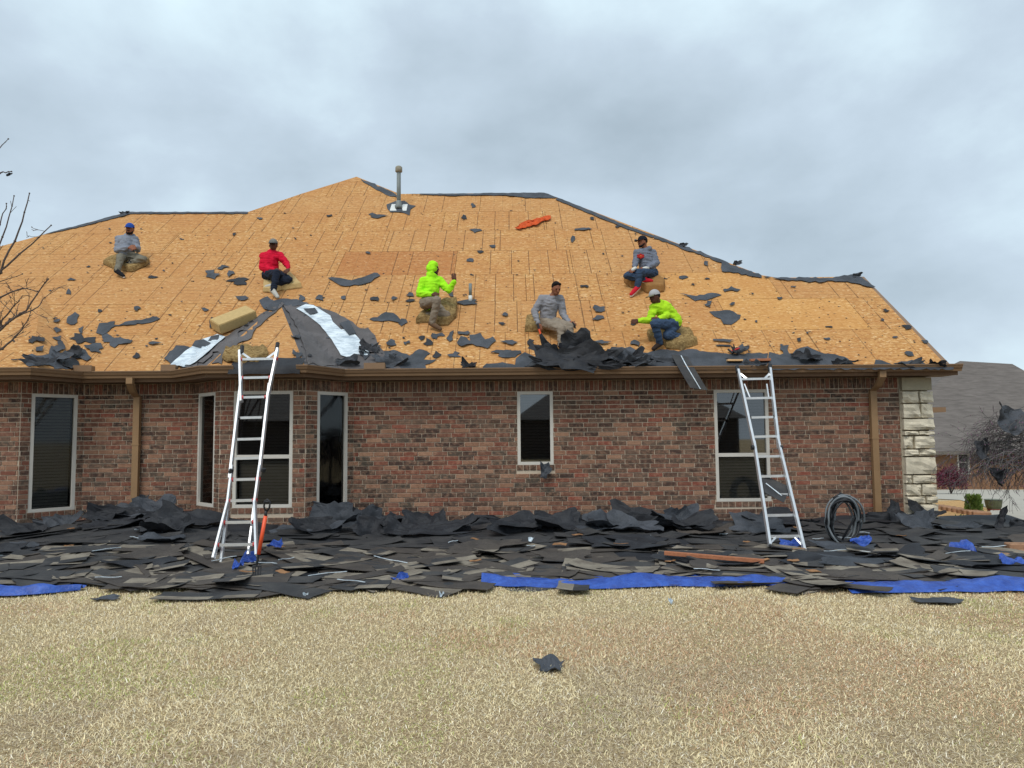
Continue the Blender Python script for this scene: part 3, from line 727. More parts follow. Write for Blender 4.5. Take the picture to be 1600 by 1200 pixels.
# large sheets with their own label
big=[
 ('black felt still lying over the right slope of the bay valley',[(437,473),(458,467),(492,478),(520,487),(545,500),(562,513),(575,512),(586,524),(592,540),(604,552),(628,557),(640,577),(520,577),(484,577),(478,548),(465,512),(448,484)],'membrane'),
 ('grey underlay strip running down the left valley of the bay',[(432,478),(445,474),(420,496),(400,512),(393,528),(378,533),(352,555),(343,573),(288,574),(316,552),(352,526),(396,498)],'membrane'),
 ('ragged felt beside the left foot of the bay valley',[(256,560),(275,540),(288,540),(300,545),(280,560),(268,570)],'felt'),
 ('torn felt around the top of the bay valley under the shoe',[(405,470),(418,463),(428,470),(450,466),(470,470),(480,476),(455,478),(440,478),(428,486),(412,482)],'felt'),
 ('wide torn felt sheet at the eave between the bay and the kneeling man',[(600,548),(615,546),(640,556),(655,545),(672,552),(662,562),(690,560),(664,570),(666,577),(600,578)],'felt'),
 ('long low felt sheet at the eave below the jagged scraps',[(752,577),(760,568),(785,566),(805,570),(806,560),(820,550),(832,556),(842,560),(850,577)],'felt'),
 ('felt band left along the eave right of the felt heap',[(940,577),(945,562),(965,550),(985,541),(1000,553),(1018,549),(1042,546),(1060,549),(1075,545),(1100,549),(1140,553),(1175,552),(1200,552),(1200,577)],'felt'),
 ('wide peaked felt sheet at the eave right of the right ladder',[(1200,577),(1202,550),(1218,554),(1238,552),(1250,543),(1262,541),(1288,553),(1305,553),(1325,560),(1336,570),(1360,574),(1362,577)],'felt'),
 ('low scalloped felt strip near the right end of the eave',[(1362,577),(1368,562),(1385,566),(1397,571),(1408,565),(1425,562),(1440,565),(1450,571),(1462,570),(1478,567),(1490,573),(1490,577)],'felt'),
 ('heavy dark felt bunched at the eave of the left corner',[(42,577),(40,556),(50,553),(66,556),(76,553),(80,540),(96,545),(92,553),(104,563),(110,577)],'felt'),
 ('long two part felt strip on the boards left of the foam block',[(150,520),(155,505),(180,502),(178,508),(215,500),(245,494),(250,498),(228,505),(180,509),(160,523)],'felt'),
 ('jagged felt sheet on the boards right of the man in red',[(512,434),(532,434),(550,438),(560,434),(590,426),(594,430),(580,440),(560,445),(540,447),(524,442)],'felt'),
 ('felt scrap with pointed tail on the boards left of the kneeling hooded man',[(570,498),(590,496),(602,488),(615,489),(626,499),(628,506),(614,502),(596,502)],'felt'),
 ('two lobed dark felt sheet below the kneeling hooded man',[(733,523),(750,520),(758,530),(770,526),(775,532),(762,544),(744,540),(736,536)],'felt'),
 ('long flat felt strip on the bright boards right of the seated man with red shoes',[(1062,459),(1075,461),(1100,461),(1112,457),(1128,461),(1113,465),(1103,469),(1086,470),(1076,464)],'felt'),
 ('many lobed felt sheet in the middle of the bright boards',[(1108,487),(1128,485),(1140,485),(1158,492),(1156,498),(1143,507),(1130,506),(1126,498),(1116,495)],'felt'),
 ('black ridge felt hanging over the hip beyond the seated man with red shoes',[(1022,372),(1060,386),(1095,398),(1128,410),(1128,424),(1140,424),(1190,434),(1190,430),(1150,416),(1118,402),(1060,381),(1022,367)],'felt'),
 ('black ridge felt along the low right ridge',[(1192,432),(1215,434),(1262,433),(1300,434),(1330,429),(1346,433),(1368,448),(1355,447),(1330,442),(1300,438),(1280,441),(1258,439),(1225,437)],'felt'),
 ('thin felt strip along the high flat ridge right of the pipe',[(640,303),(700,302.5),(780,301.5),(850,301),(872,309),(850,309),(822,309),(790,305),(700,305.5)],'felt'),
 ('felt left on the slope between the peak and the grey pipe',[(563,279),(580,285),(618,303),(622,308),(602,304),(596,300),(588,296),(578,290)],'felt'),
 ('thin dark felt line along the far left ridge',[(60,368),(130,350),(200,331),(300,331),(388,331),(386,334),(300,333.5),(204,334),(130,353.5)],'felt'),
 ('torn felt around the base of the tall grey pipe',[(604,320),(612,316),(632,314),(640,320),(650,322),(642,327),(640,336),(626,331),(610,332),(605,326)],'felt'),
 ('thin felt edging down the hip above the seated man with red shoes',[(872,309),(930,332),(985,355),(1022,368),(1020,371),(980,358),(925,335),(868,312)],'felt'),
 ]
for i,(lb,pl,mt) in enumerate(big):
    o=roof_sheet(pl,mt,1.5 if 'thin' not in lb else .5,6,.004*(i%3),.03,i+1,'felt_sheet',8)
    if o: prop(o,lb,'roofing felt')
# foil faced ice shield strips
for i,(lb,pl) in enumerate([
 ('silvery white self stick membrane strip down the left bay valley',[(262,573),(290,548),(316,530),(340,522),(352,526),(330,545),(305,566),(295,575),(280,571)]),
 ('silvery white self stick membrane strip down the right bay valley',[(463,482),(478,475),(490,477),(516,493),(520,503),(533,515),(545,513),(560,528),(566,536),(563,544),(578,550),(574,555),(553,553),(548,559),(533,555),(518,530),(500,508),(480,492)])]):
    o=roof_sheet(pl,'foil',.4,7,.024,.02,60+i,'membrane_strip',8)
    if o: prop(o,lb,'membrane strip')
for i,(pl) in enumerate([[(300,540),(305,532),(318,530),(330,536),(318,545)],[(325,533),(330,525),(343,523),(340,532)],[(474,482),(492,481),(497,488),(484,491)],[(530,505),(545,500),(556,520),(545,523)]]):
    o=roof_sheet(pl,'felt',.3,5,.036,.01,80+i,'felt_patch',8); 
    if o: prop(o,['dark felt patch stuck low on the left silver strip','dark felt patch stuck high on the left silver strip','dark felt patch stuck at the top of the right silver strip','dark felt tongue on the outer edge of the right silver strip'][i],'roofing felt')
# mid-size scraps read off the roof
scr=[(110,522,150,538),(158,523,200,540),(132,537,163,550),(112,545,140,562),(42,526,70,535),(82,525,97,532),(83,511,95,520),(83,498,95,503),(100,553,123,577),(82,533,105,548),(122,510,131,522),(103,490,123,507),(208,551,221,560),(230,533,250,538),(210,477,220,486),(104,451,112,461),
(356,434,390,444),(320,421,342,435),(340,413,356,421),(351,423,368,431),(231,430,246,435),(106,434,117,439),(315,480,325,487),(370,461,386,470),(325,497,345,516),(462,461,480,469),(494,461,506,469),(532,461,541,468),(578,463,592,470),(610,463,620,468),(622,499,637,508),(634,457,648,463),(634,466,648,472),(700,456,710,463),(715,467,745,476),(672,519,692,530),(653,525,665,531),(698,517,710,532),(708,527,738,540),(716,516,735,524),(660,530,678,540),(600,530,622,540),(630,532,640,539),(784,531,812,538),(822,531,838,540),(773,545,810,558),(925,477,948,487),(925,493,945,501),(904,534,922,540),(924,531,952,537),(729,403,742,410),(735,357,753,363),(720,336,731,342),(890,368,900,378),(896,355,922,360),(764,382,776,387),(745,390,756,396),(1132,448,1153,456),(1100,470,1113,478),(1117,529,1150,534),(1119,538,1143,542),(1148,537,1168,550),(1215,463,1223,468),(1218,538,1234,553),(1245,527,1252,533),(1287,527,1297,531),(1412,549,1430,556),(1440,530,1450,537),(1410,507,1425,514),(1098,408,1108,415),(1060,430,1075,436),(1393,525,1403,528),(1380,483,1390,487),(456,522,470,528),(457,545,472,560),(700,550,722,558),(675,548,690,560),(985,530,1000,540),(560,548,580,560),(52,540,70,550),(1160,540,1172,546),(573,333,601,341),(372,560,384,566)]
LMK=[(203,385,'the man in the blue cap'),(432,420,'the man in red'),(676,460,'the kneeling hooded man'),(860,480,'the bareheaded man'),(1005,410,'the man with red shoes'),(1045,505,'the man in the patterned cap'),(624,325,'the tall grey vent pipe'),(736,458,'the short vent pipe'),(833,347,'the orange cloth'),(376,505,'the tan foam block'),(405,550,'the top of the left ladder'),(1178,570,'the top of the right ladder'),(1346,435,'the end of the low ridge'),(1470,560,'the right eave corner'),(557,280,'the roof peak'),(300,550,'the left silver strip'),(530,525,'the right silver strip'),(1075,580,'the shingle hanging over the gutter'),(850,302,'the right end of the high ridge'),(207,575,'the left downspout'),(1370,575,'the right downspout'),(20,575,'the left end of the gutter'),(628,398,'the dark orange board')]
def where(x,y):
    d,l=min(((math.hypot((x-a),(y-b)*1.3),(a,b,n)) for a,b,n in LMK)); a,b,n=l; dx_,dy_=x-a,y-b
    far='well ' if d>110 else ('just ' if d<40 else '')
    v_='above' if dy_<-12 else ('below' if dy_>12 else ''); h_='left' if dx_<-18 else ('right' if dx_>18 else '')
    if v_ and h_: return '%s and %s of %s'%(far+v_,h_,n) 
    if v_: return far+v_+' '+n
    if h_: return far+h_+' of '+n
    return 'beside '+n
def shape(w_,h_):
    k=w_/max(h_,.1); return ('long narrow' if k>3.2 else 'wide' if k>2 else 'squarish' if k>.9 else 'upright')
zone=lambda x,y:('far left' if x<200 else 'left' if x<520 else 'middle' if x<900 else 'right' if x<1250 else 'far right')
for i,b in enumerate(scr):
    o=roof_sheet(blob(*b,seed=200+i),'felt' if i%4 else 'felt_dark',.5,3,.008,.035,200+i,'felt_scrap',5)
    if o: prop(o,('%s torn grey felt scrap %s'%(shape(b[2]-b[0],b[3]-b[1]),where((b[0]+b[2])/2,(b[1]+b[3])/2))),'felt scrap','torn felt scraps on the roof boards')
# tiny scraps: 110 individuals
k=0
while k<130:
    x=random.uniform(20,1430); y=random.uniform(320,565)
    try: xx,s_=plane_xs(x,y)
    except Exception: continue
    if s_<.1 or s_>T(xx)-.3: continue
    if y<480 and random.random()<.35: continue
    w_=random.uniform(1.3,2.6) if random.random()<.7 else random.uniform(2.6,5.5); h_=w_*random.uniform(.25,.6)
    o=roof_sheet(blob(x-w_,y-h_,x+w_,y+h_,seed=500+k),'felt_dark' if k%3 else 'felt',.3,3,.006,.02,500+k,'felt_scrap',6)
    if o: prop(o,'tiny black felt scrap '+where(x,y),'felt scrap','tiny felt scraps on the roof boards')
    k+=1
# crumbs
bm=bmesh.new()
for _ in range(900):
    x=random.uniform(10,1460); y=random.uniform(310,572); xx,s_=plane_xs(x,y)
    if s_<.02 or s_>T(xx)-.1: continue
    p=PS(x,y,.006); r=random.uniform(.006,.022)
    vs=[bm.verts.new(p+Vector((math.cos(a)*r*random.uniform(.5,1.4),math.sin(a)*r*CA*random.uniform(.4,1),math.sin(a)*r*SA*.7+random.uniform(0,.006)))) for a in (0,1.3,2.5,3.8,5)]
    bm.faces.new(vs)
prop(from_bm('felt_crumbs',bm,None,M['felt_dark']),'specks of black felt and nails sprinkled over the roof boards','debris',kind='stuff')
# ------------------------------------------------------------------ crumpled free sheets (polar mesh)
def crumple(name,center,ux,uy,w_,h_,seed,mat,bend=.15,amp=.05,fold=0,parent=None,jag=.22,rings=7,spokes=34,th=.003):
    rd=random.Random(seed); ux=Vector(ux).normalized(); uy=Vector(uy).normalized(); n=ux.cross(uy).normalized(); ph=[rd.uniform(0,6.28) for _ in range(6)]
    V=[];Fs=[]
    R=[]
    for j in range(spokes):
        th_=2*math.pi*j/spokes
        sq=1/max(abs(math.cos(th_)),abs(math.sin(th_)))**.6
        R.append(sq*(.85+jag*.6*math.sin(3*th_+ph[0])+jag*.5*math.sin(5*th_+ph[1])+jag*.35*math.sin(9*th_+ph[3])+rd.uniform(-jag,jag)*.55))
    def pos(u,v):
        nn=noise.noise(Vector((u*1.3+seed*1.7,v*1.3,seed*.37)))+.5*noise.noise(Vector((u*3+seed,v*3,5)))
        z=bend*(u*math.cos(ph[4])+v*math.sin(ph[4]))**2+amp*nn*2
        if fold and v>.3: z+=fold*(v-.3)**1.5
        return Vector(center)+ux*(u*w_/2)+uy*(v*h_/2)+n*z
    V.append(pos(0,0))
    for i in range(1,rings+1):
        for j in range(spokes):
            r=R[j]*i/rings if i==rings else (1*(1-i/rings)+R[j]*(i/rings))*i/rings
            a=2*math.pi*j/spokes; V.append(pos(r*math.cos(a),r*math.sin(a)))
    for j in range(spokes): Fs.append((0,1+j,1+(j+1)%spokes))
    for i in range(rings-1):
        b=1+i*spokes
        for j in range(spokes): Fs.append((b+j,b+spokes+j,b+spokes+(j+1)%spokes,b+(j+1)%spokes))
    nv=len(V)
    V2=[v-n*th for v in V]; Fs2=[tuple(nv+q for q in reversed(f_)) for f_ in Fs]; b=1+(rings-1)*spokes
    rim=[(b+j,nv+b+j,nv+b+(j+1)%spokes,b+(j+1)%spokes) for j in range(spokes)]
    c=Vector(center); o=from_py(name,[v-c for v in V+V2],Fs+Fs2+rim,None,M[mat],False); o.location=c
    return o
# heap of pulled-back felt in front of the man at the eave
for i,(px,py,w_,h_,tilt,mt) in enumerate([(890,562,1.35,.62,55,'felt_dark'),(905,548,.85,.7,70,'felt_dark'),(868,556,.7,.55,60,'felt_dark'),(935,562,.8,.45,50,'felt_dark'),(965,556,.7,.42,48,'felt'),(985,565,.6,.3,42,'felt_dark'),(852,570,.6,.28,45,'felt'),(880,573,1.1,.2,60,'felt_dark'),(930,571,1.0,.22,60,'felt_dark'),(1000,568,.5,.25,50,'felt')]):
    p=PR(px,py,.16 if i<3 else .07); a=R_(tilt)
    o=crumple('felt_sheet',p,(1,random.uniform(-.1,.1),random.uniform(-.15,.15)),(0,math.cos(a),math.sin(a)),w_,h_,900+i,mt,.12,.05)
    prop(o,['largest crumpled felt sheet at the knees of the bareheaded man','upright felt sheet at the knees of the bareheaded man','felt sheet under the orange tool of the bareheaded man','felt sheet at the right side of the heap before the bareheaded man','felt sheet furthest right in the heap before the bareheaded man','low felt sheet right of the heap before the bareheaded man','low felt piece left of the heap before the bareheaded man','flat felt piece along the gutter under the heap','flat felt piece along the gutter right of the heap','felt piece between the heap and the man in the patterned cap'][i],'roofing felt','felt heap at the eave before the bareheaded man')
# felt peaks along the eaves
for i,(px,py,w_,h_) in enumerate([(732,572,.3,.18),(1180,571,.4,.16),(1262,560,.5,.3),(1420,570,.5,.12),(60,565,.6,.25),(95,560,.45,.3),(115,552,.35,.25),(620,566,.5,.22),(1152,549,.25,.2),(1030,560,.7,.2),(1320,567,.5,.14),(540,566,.5,.2),(575,545,.4,.3),(600,560,.5,.2),(1465,570,.35,.1)]):
    p=PS(px,py,.05); o=crumple('felt_sheet',p,(1,0,random.uniform(-.15,.15)),(0,CA,SA+.1),w_,h_,950+i,'felt' if i%2 else 'felt_dark',.08,.03)
    prop(o,'curled eave felt '+where(px,py),'roofing felt','curled felt remnants along the eave')
# ridge tufts
for i,(px,py) in enumerate([(1153,411),(1338,430),(196,332),(1068,383)]):
    p=PR(px,py,.03); o=crumple('felt_scrap',p,(1,0,.2),(0,.3,1),.22,.12,970+i,'felt',.05,.03,rings=4,spokes=16); prop(o,'small felt tuft sticking up from the ridge line against the sky','felt scrap','felt tufts on the ridge line')
# drape over the bay eave where the gutter is missing
bm=bmesh.new(); xa_,xb_=cut1-.08,cut2+.06; rows=[(EY+.16,HE+.14),(EY+.0,HE+.03),(EY-.06,HE+.0),(EY-.1,HE-.06),(EY-.11,HE-.13)]
rr=[[bm.verts.new((xa_+(xb_-xa_)*i/10+.01*math.sin(i*2+j),y+.008*math.sin(i*1.7+j),z+.006*math.sin(i*2.3))) for i in range(11)] for j,(y,z) in enumerate(rows)]
for j in range(4):
    for i in range(10): bm.faces.new((rr[j][i],rr[j][i+1],rr[j+1][i+1],rr[j+1][i]))
prop(from_bm('felt_drape',bm,None,M['felt_dark'],True),'smooth black membrane draped over the bay eave behind the left ladder','roofing felt')
# ------------------------------------------------------------------ things on the roof
# tall vent pipe
p0=PR(623,326,.0); vp=empty('vent_pipe',p0); prop(vp,'tall grey vent pipe with a round cap near the roof peak','vent pipe')
bm=bmesh.new(); 
q=[PR(x,y,.02) for x,y in ((612,319),(637,319),(635,329),(609,329))]; vs=[bm.verts.new(v) for v in q]; vs2=[bm.verts.new(v-RN*.012) for v in q]; bm.faces.new(vs[::-1]); 
for i in range(4): bm.faces.new((vs[i],vs[(i+1)%4],vs2[(i+1)%4],vs2[i]))
from_bm('flashing_plate',bm,vp,M['white_metal'])
sc=p0.y/F*1.0
tp=P(624.5,263,p0.y); bm=bmesh.new(); tube(bm,[p0+Vector((0,0,.0)),Vector((p0.x,p0.y,tp.z))],.052,14); from_bm('pipe',bm,vp,M['pvc'],True)
bm=bmesh.new(); tube(bm,[p0,p0+Vector((0,0,.06)),p0+Vector((0,0,.16)),p0+Vector((0,0,.2))],[.1,.088,.07,.056],14); from_bm('boot',bm,vp,M['pvc'],True)
bm=bmesh.new(); z=tp.z; tube(bm,[(p0.x,p0.y,z-.1),(p0.x,p0.y,z-.085),(p0.x,p0.y,z+.02),(p0.x,p0.y,z+.05)],[.07,.088,.086,.06],14); from_bm('cap',bm,vp,M['pvc_cap'],True)
p0=PR(735,472,.0); vp=empty('vent_pipe',p0); prop(vp,'short bare grey vent pipe with white base beside the waving man','vent pipe')
tp=P(736,443,p0.y); bm=bmesh.new(); tube(bm,[p0+Vector((0,0,.12)),Vector((p0.x,p0.y,tp.z))],.03,12); from_bm('pipe',bm,vp,M['pvc'],True)
bm=bmesh.new(); tube(bm,[p0,p0+Vector((0,0,.125))],.036,12); from_bm('collar',bm,vp,M['white_metal'],True)
# orange cloth
bm=None
o=sheet3d('orange_cloth',ragged([(804,356),(812,350),(820,346),(830,344),(845,340),(860,337),(861,342),(850,345),(838,352),(824,354),(812,358)],1.2,4,5),3,lambda x,y:PR(x,y,.03+.07*abs(noise.noise(Vector((x*.25,y*.35,2))))),.01,M['cloth_orange']); prop(o,'crumpled orange cloth thrown on the boards below the ridge','cloth')
# foam pads
def pad(lb,pts,th,mat,seed,name='foam_pad',lump=.02,lift=.01,PR=PR):
    pl=[Vector(p) for p in pts]; dense=[]
    for i in range(len(pl)):
        a,b=pl[i],pl[(i+1)%len(pl)]; k=max(1,int((b-a).length/5))
        for j in range(k): dense.append(a.lerp(b,j/k)+Vector((random.uniform(-.4,.4),random.uniform(-.4,.4)))*(lump/.02))
    c=sum(dense,Vector((0,0)))/len(dense); bm=bmesh.new(); n=len(dense)
    lv=[]
    for (off,shr) in ((0,1.0),(.2,1.02),(.85,.99),(1,.95)):
        lv.append([bm.verts.new(PR(*(c+(p-c)*shr),lift)+(RN*.35+Vector((0,0,.65)))*off*th*.78+Vector((0,0,lump*noise.noise(Vector((p.x*.2,p.y*.2,off+seed)))))) for p in dense])
    for a,b in zip(lv[:-1],lv[1:]):
        for i in range(n): bm.faces.new((a[i],a[(i+1)%n],b[(i+1)%n],b[i]))
    f1=bm.faces.new(lv[-1]); bm.faces.new(lv[0][::-1])
    r=bmesh.ops.triangulate(bm,faces=[f1]); bmesh.ops.subdivide_edges(bm,edges=list({e for f in r['faces'] for e in f.edges if e.calc_length()>.12}),cuts=2)
    for v in bm.verts: v.co+=Vector((0,0,lump*.8*noise.noise(v.co*6+Vector((seed,0,0)))))
    bmesh.ops.recalc_face_normals(bm,faces=bm.faces)
    o=from_bm(name,bm,None,M[mat],False); prop(o,lb,'foam pad'); return o
pad('thin brown foam cushion under the man in the blue cap',[(162,413),(182,403),(216,403),(233,410),(230,415),(206,425),(180,421)],.15,'foam',1)
pad('worn tan foam cushion under the man in red',[(411,456),(412,444),(425,434),(455,432),(471,450),(440,453),(425,458)],.14,'foam_tan',2)
pad('olive shaggy foam pad under the kneeling hooded man',[(650,505),(656,497),(682,483),(694,474),(714,472),(713,496),(700,508),(684,509),(668,504)],.16,'foam',3)
pad('olive foam cushion beside the bareheaded man',[(820,518),(823,502),(836,496),(862,502),(862,516),(845,519)],.15,'foam',4)
pad('thick smooth brown foam block under the man with red shoes',[(975,441),(992,434),(1022,434),(1039,448),(1037,456),(1010,458),(1000,450),(985,449)],.2,'foam_brown',5,lump=.008)
pad('lumpy tan foam pad under the kneeling man in the patterned cap',[(1012,524),(1022,518),(1062,516),(1078,522),(1089,538),(1066,546),(1042,545),(1036,534),(1015,532)],.15,'foam',6,lump=.04)
pa_,pb_=PR(346,523,.03),PR(403,500,.03); ex=(pb_-pa_); Lb=ex.length; ex.normalize(); ey=RN.cross(ex).normalized(); ez=ex.cross(ey)
bm=bmesh.new(); Mb=Matrix(((ex.x,ey.x,ez.x,pa_.x),(ex.y,ey.y,ez.y,pa_.y),(ex.z,ey.z,ez.z,pa_.z),(0,0,0,1))); bx(bm,0,Lb,0,.34,0,.19,Mb); bmesh.ops.bevel(bm,geom=bm.edges[:],offset=.012,segments=2,affect='EDGES')
prop(from_bm('foam_block',bm,None,M['foam_tan']),'loose flat sided tan foam block lying above the bay valley','foam pad')
pad('ragged golden foam chunk behind the top of the left ladder',[(348,563),(353,549),(380,545),(418,549),(420,558),(402,566),(362,568)],.12,'foam',8,lump=.05,name='foam_chunk',lift=.02,PR=lambda x,y,off=0: plane_hit(x,y,facets[1][0][0],facets[1][1],off))
# planks on the eave and red hammer
def beam(name,a,b,w_,d_,mat,lb,cat,up=Vector((0,0,1))):
    bm=bmesh.new(); bar(bm,a,b,w_,d_,up); bmesh.ops.bevel(bm,geom=bm.edges[:],offset=.003,segments=1,affect='EDGES'); o=from_bm(name,bm,None,M[mat]); prop(o,lb,cat); return o
beam('wood_plank',PR(1136,563,.05),PR(1160,563,.05),.09,.03,'plank','short pale wooden plank left of the top of the right ladder','plank')
beam('wood_plank',PR(1172,563,.05),PR(1203,562,.05),.09,.04,'redwood','short reddish wooden plank between the tops of the right ladder','plank')
hm=empty('hammer',PR(1145,546,.05)); prop(hm,'red handled hammer lying on the felt above the right ladder','hammer')
bm=bmesh.new(); tube(bm,[PR(1142,549,.05),PR(1155,544,.06)],.014,8); from_bm('handle',bm,hm,M['red_plastic'])
bm=bmesh.new(); tube(bm,[PR(1138,546,.05),PR(1145,552,.05)],.018,8); from_bm('head',bm,hm,M['black'])
# shingle draped over gutter
def strip_mesh(name,cps,halfw,wdir,mat,th=.006,n=12,cols=(0,1)):
    # cps: centre polyline, wdir: width direction ; returns bmesh
    pts=[]
    for i in range(n+1):
        tt=i/n*(len(cps)-1); j=min(int(tt),len(cps)-2); pts.append(Vector(cps[j]).lerp(Vector(cps[j+1]),tt-j))
    sm=pts[:]; 
    for _ in range(2): sm=[sm[0]]+[(sm[i-1]+sm[i]*2+sm[i+1])/4 for i in range(1,n)]+[sm[-1]]
    bm=bmesh.new(); wdir=Vector(wdir).normalized(); rg=[]
    for i,p in enumerate(sm):
        t_=(sm[min(i+1,n)]-sm[max(i-1,0)]).normalized(); nn=t_.cross(wdir).normalized()
        rg.append([bm.verts.new(p+wdir*halfw*s_+nn*o_) for s_,o_ in ((-1,0),(1,0),(1,th),(-1,th))])
    for a,b in zip(rg[:-1],rg[1:]):
        for j in range(4): bm.faces.new((a[j],a[(j+1)%4],b[(j+1)%4],b[j]))
    bm.faces.new(rg[0]); bm.faces.new(rg[-1][::-1]); bmesh.ops.recalc_face_normals(bm,faces=bm.faces); return bm
a0=PR(1062,556,.05); a1=P(1068,568,YE-.1); a2=P(1080,588,YE-.22); a3=P(1092,608,YE-.26)
o=from_bm('hanging_shingle',strip_mesh('s',[a0,a1,a2,a3],.14,(1,0,-.15),None),None,M['shingle_back']); prop(o,'dark shingle strip hanging over the gutter left of the right ladder','shingle')
bm=strip_mesh('s',[v+Vector((.02,-.012,0)) for v in (a0,a1,a2,a3)],.008,(1,0,-.15),None); from_bm('seal_strip',bm,o,M['foil'])
for px0,px1,py,Yd,lb,sd_ in ((852,0,735,WY-.12,'dark felt scrap caught on the sill of the small middle window',1),(226,0,786,WY-.12,'dark felt scrap caught behind the left downspout',2)):
    o=crumple('felt_scrap',P(px0,py,Yd),(1,0,.2),(0,.15,1),.2,.30,1200+sd_,'felt',.04,.02,rings=5,spokes=20); prop(o,lb,'felt scrap')
# ------------------------------------------------------------------ people
MATP={}
def cloth(name,c,amp=.010,sc=14,rough=.9):
    if name in MATP: return MATP[name]
    t=MT(name,rough,.15); v=t.geo(); n=t.noise(v,sc,4,.6); lo=tuple(x*.86 for x in c); hi=tuple(min(1,x*1.06) for x in c); t.col(t.ramp(n,[(.3,lo),(.65,hi)])); t.bump(n,amp*1.2,.5); MATP[name]=t.m; return t.m
def ico(c,r,sub=2,sq=None,M3=None):
    bm=bmesh.new(); bmesh.ops.create_icosphere(bm,subdivisions=sub,radius=1)
    o=[]
    for v in bm.verts:
        q=v.co.copy()
        if sq: q=Vector((q.x*sq[0],q.y*sq[1],q.z*sq[2]))
        q=q*r
        if M3 is not None: q=M3@q
        o.append(q+Vector(c))
    bm.free(); return o
def fuse(name,caps,voxel,mat,parent,smooth=4,fold=0,seed=0):
    """caps: ('c',a,b,ra,rb) tapered limbs or ('e',centre,radii,matrix). All melted into one skin."""
    bm=bmesh.new()
    for cp in caps:
        if cp[0]=='c': pts=ico(cp[1],cp[3],2)+ico(cp[2],cp[4],2)
        else: pts=ico(cp[1],1,3,cp[2],cp[3] if len(cp)>3 else None)
        vs=[bm.verts.new(p) for p in pts]; r=bmesh.ops.convex_hull(bm,input=vs)
        dl=[g for g in r['geom_interior'] if isinstance(g,bmesh.types.BMVert)]
        if dl: bmesh.ops.delete(bm,geom=dl,context='VERTS')
    me=bpy.data.meshes.new(name); bm.to_mesh(me); bm.free(); o=bpy.data.objects.new(name,me); COL.objects.link(o)
    m=o.modifiers.new('r','REMESH'); m.mode='VOXEL'; m.voxel_size=voxel; m.adaptivity=0
    if smooth: m=o.modifiers.new('s','SMOOTH'); m.factor=.5; m.iterations=smooth
    dg=bpy.context.evaluated_depsgraph_get(); dg.update(); me2=bpy.data.meshes.new_from_object(o.evaluated_get(dg)); o.modifiers.clear(); o.data=me2; bpy.data.meshes.remove(me)
    if fold:
        n=len(me2.vertices); co_=np.zeros(n*3); me2.vertices.foreach_get('co',co_); co_=co_.reshape(-1,3); no=np.zeros(n*3); me2.vertices.foreach_get('normal',no); no=no.reshape(-1,3)
        dsp=np.array([noise.noise(Vector((c[0]*6+seed+c[2]*4,c[1]*6,c[2]*15)))+.35*noise.noise(Vector((c[0]*14-c[2]*9,c[1]*14+seed,c[2]*30))) for c in co_])
        dsp=-np.abs(dsp)*2+.7
        co_=co_+no*(dsp*fold)[:,None]; me2.vertices.foreach_set('co',co_.ravel())
    me2.polygons.foreach_set('use_smooth',[True]*len(me2.polygons)); me2.materials.clear(); me2.materials.append(mat); me2.update()
    c=Vector(parent.location)
    me2.transform(Matrix.Translation(-c)); o.location=c
    o.parent=parent; o.matrix_parent_inverse=Matrix.Translation(-c); return o
def frame(fwd,up=Vector((0,0,1))):
    f_=Vector(fwd).normalized(); r=f_.cross(up).normalized(); u=r.cross(f_).normalized()
    return Matrix(((r.x,f_.x,u.x),(r.y,f_.y,u.y),(r.z,f_.z,u.z)))
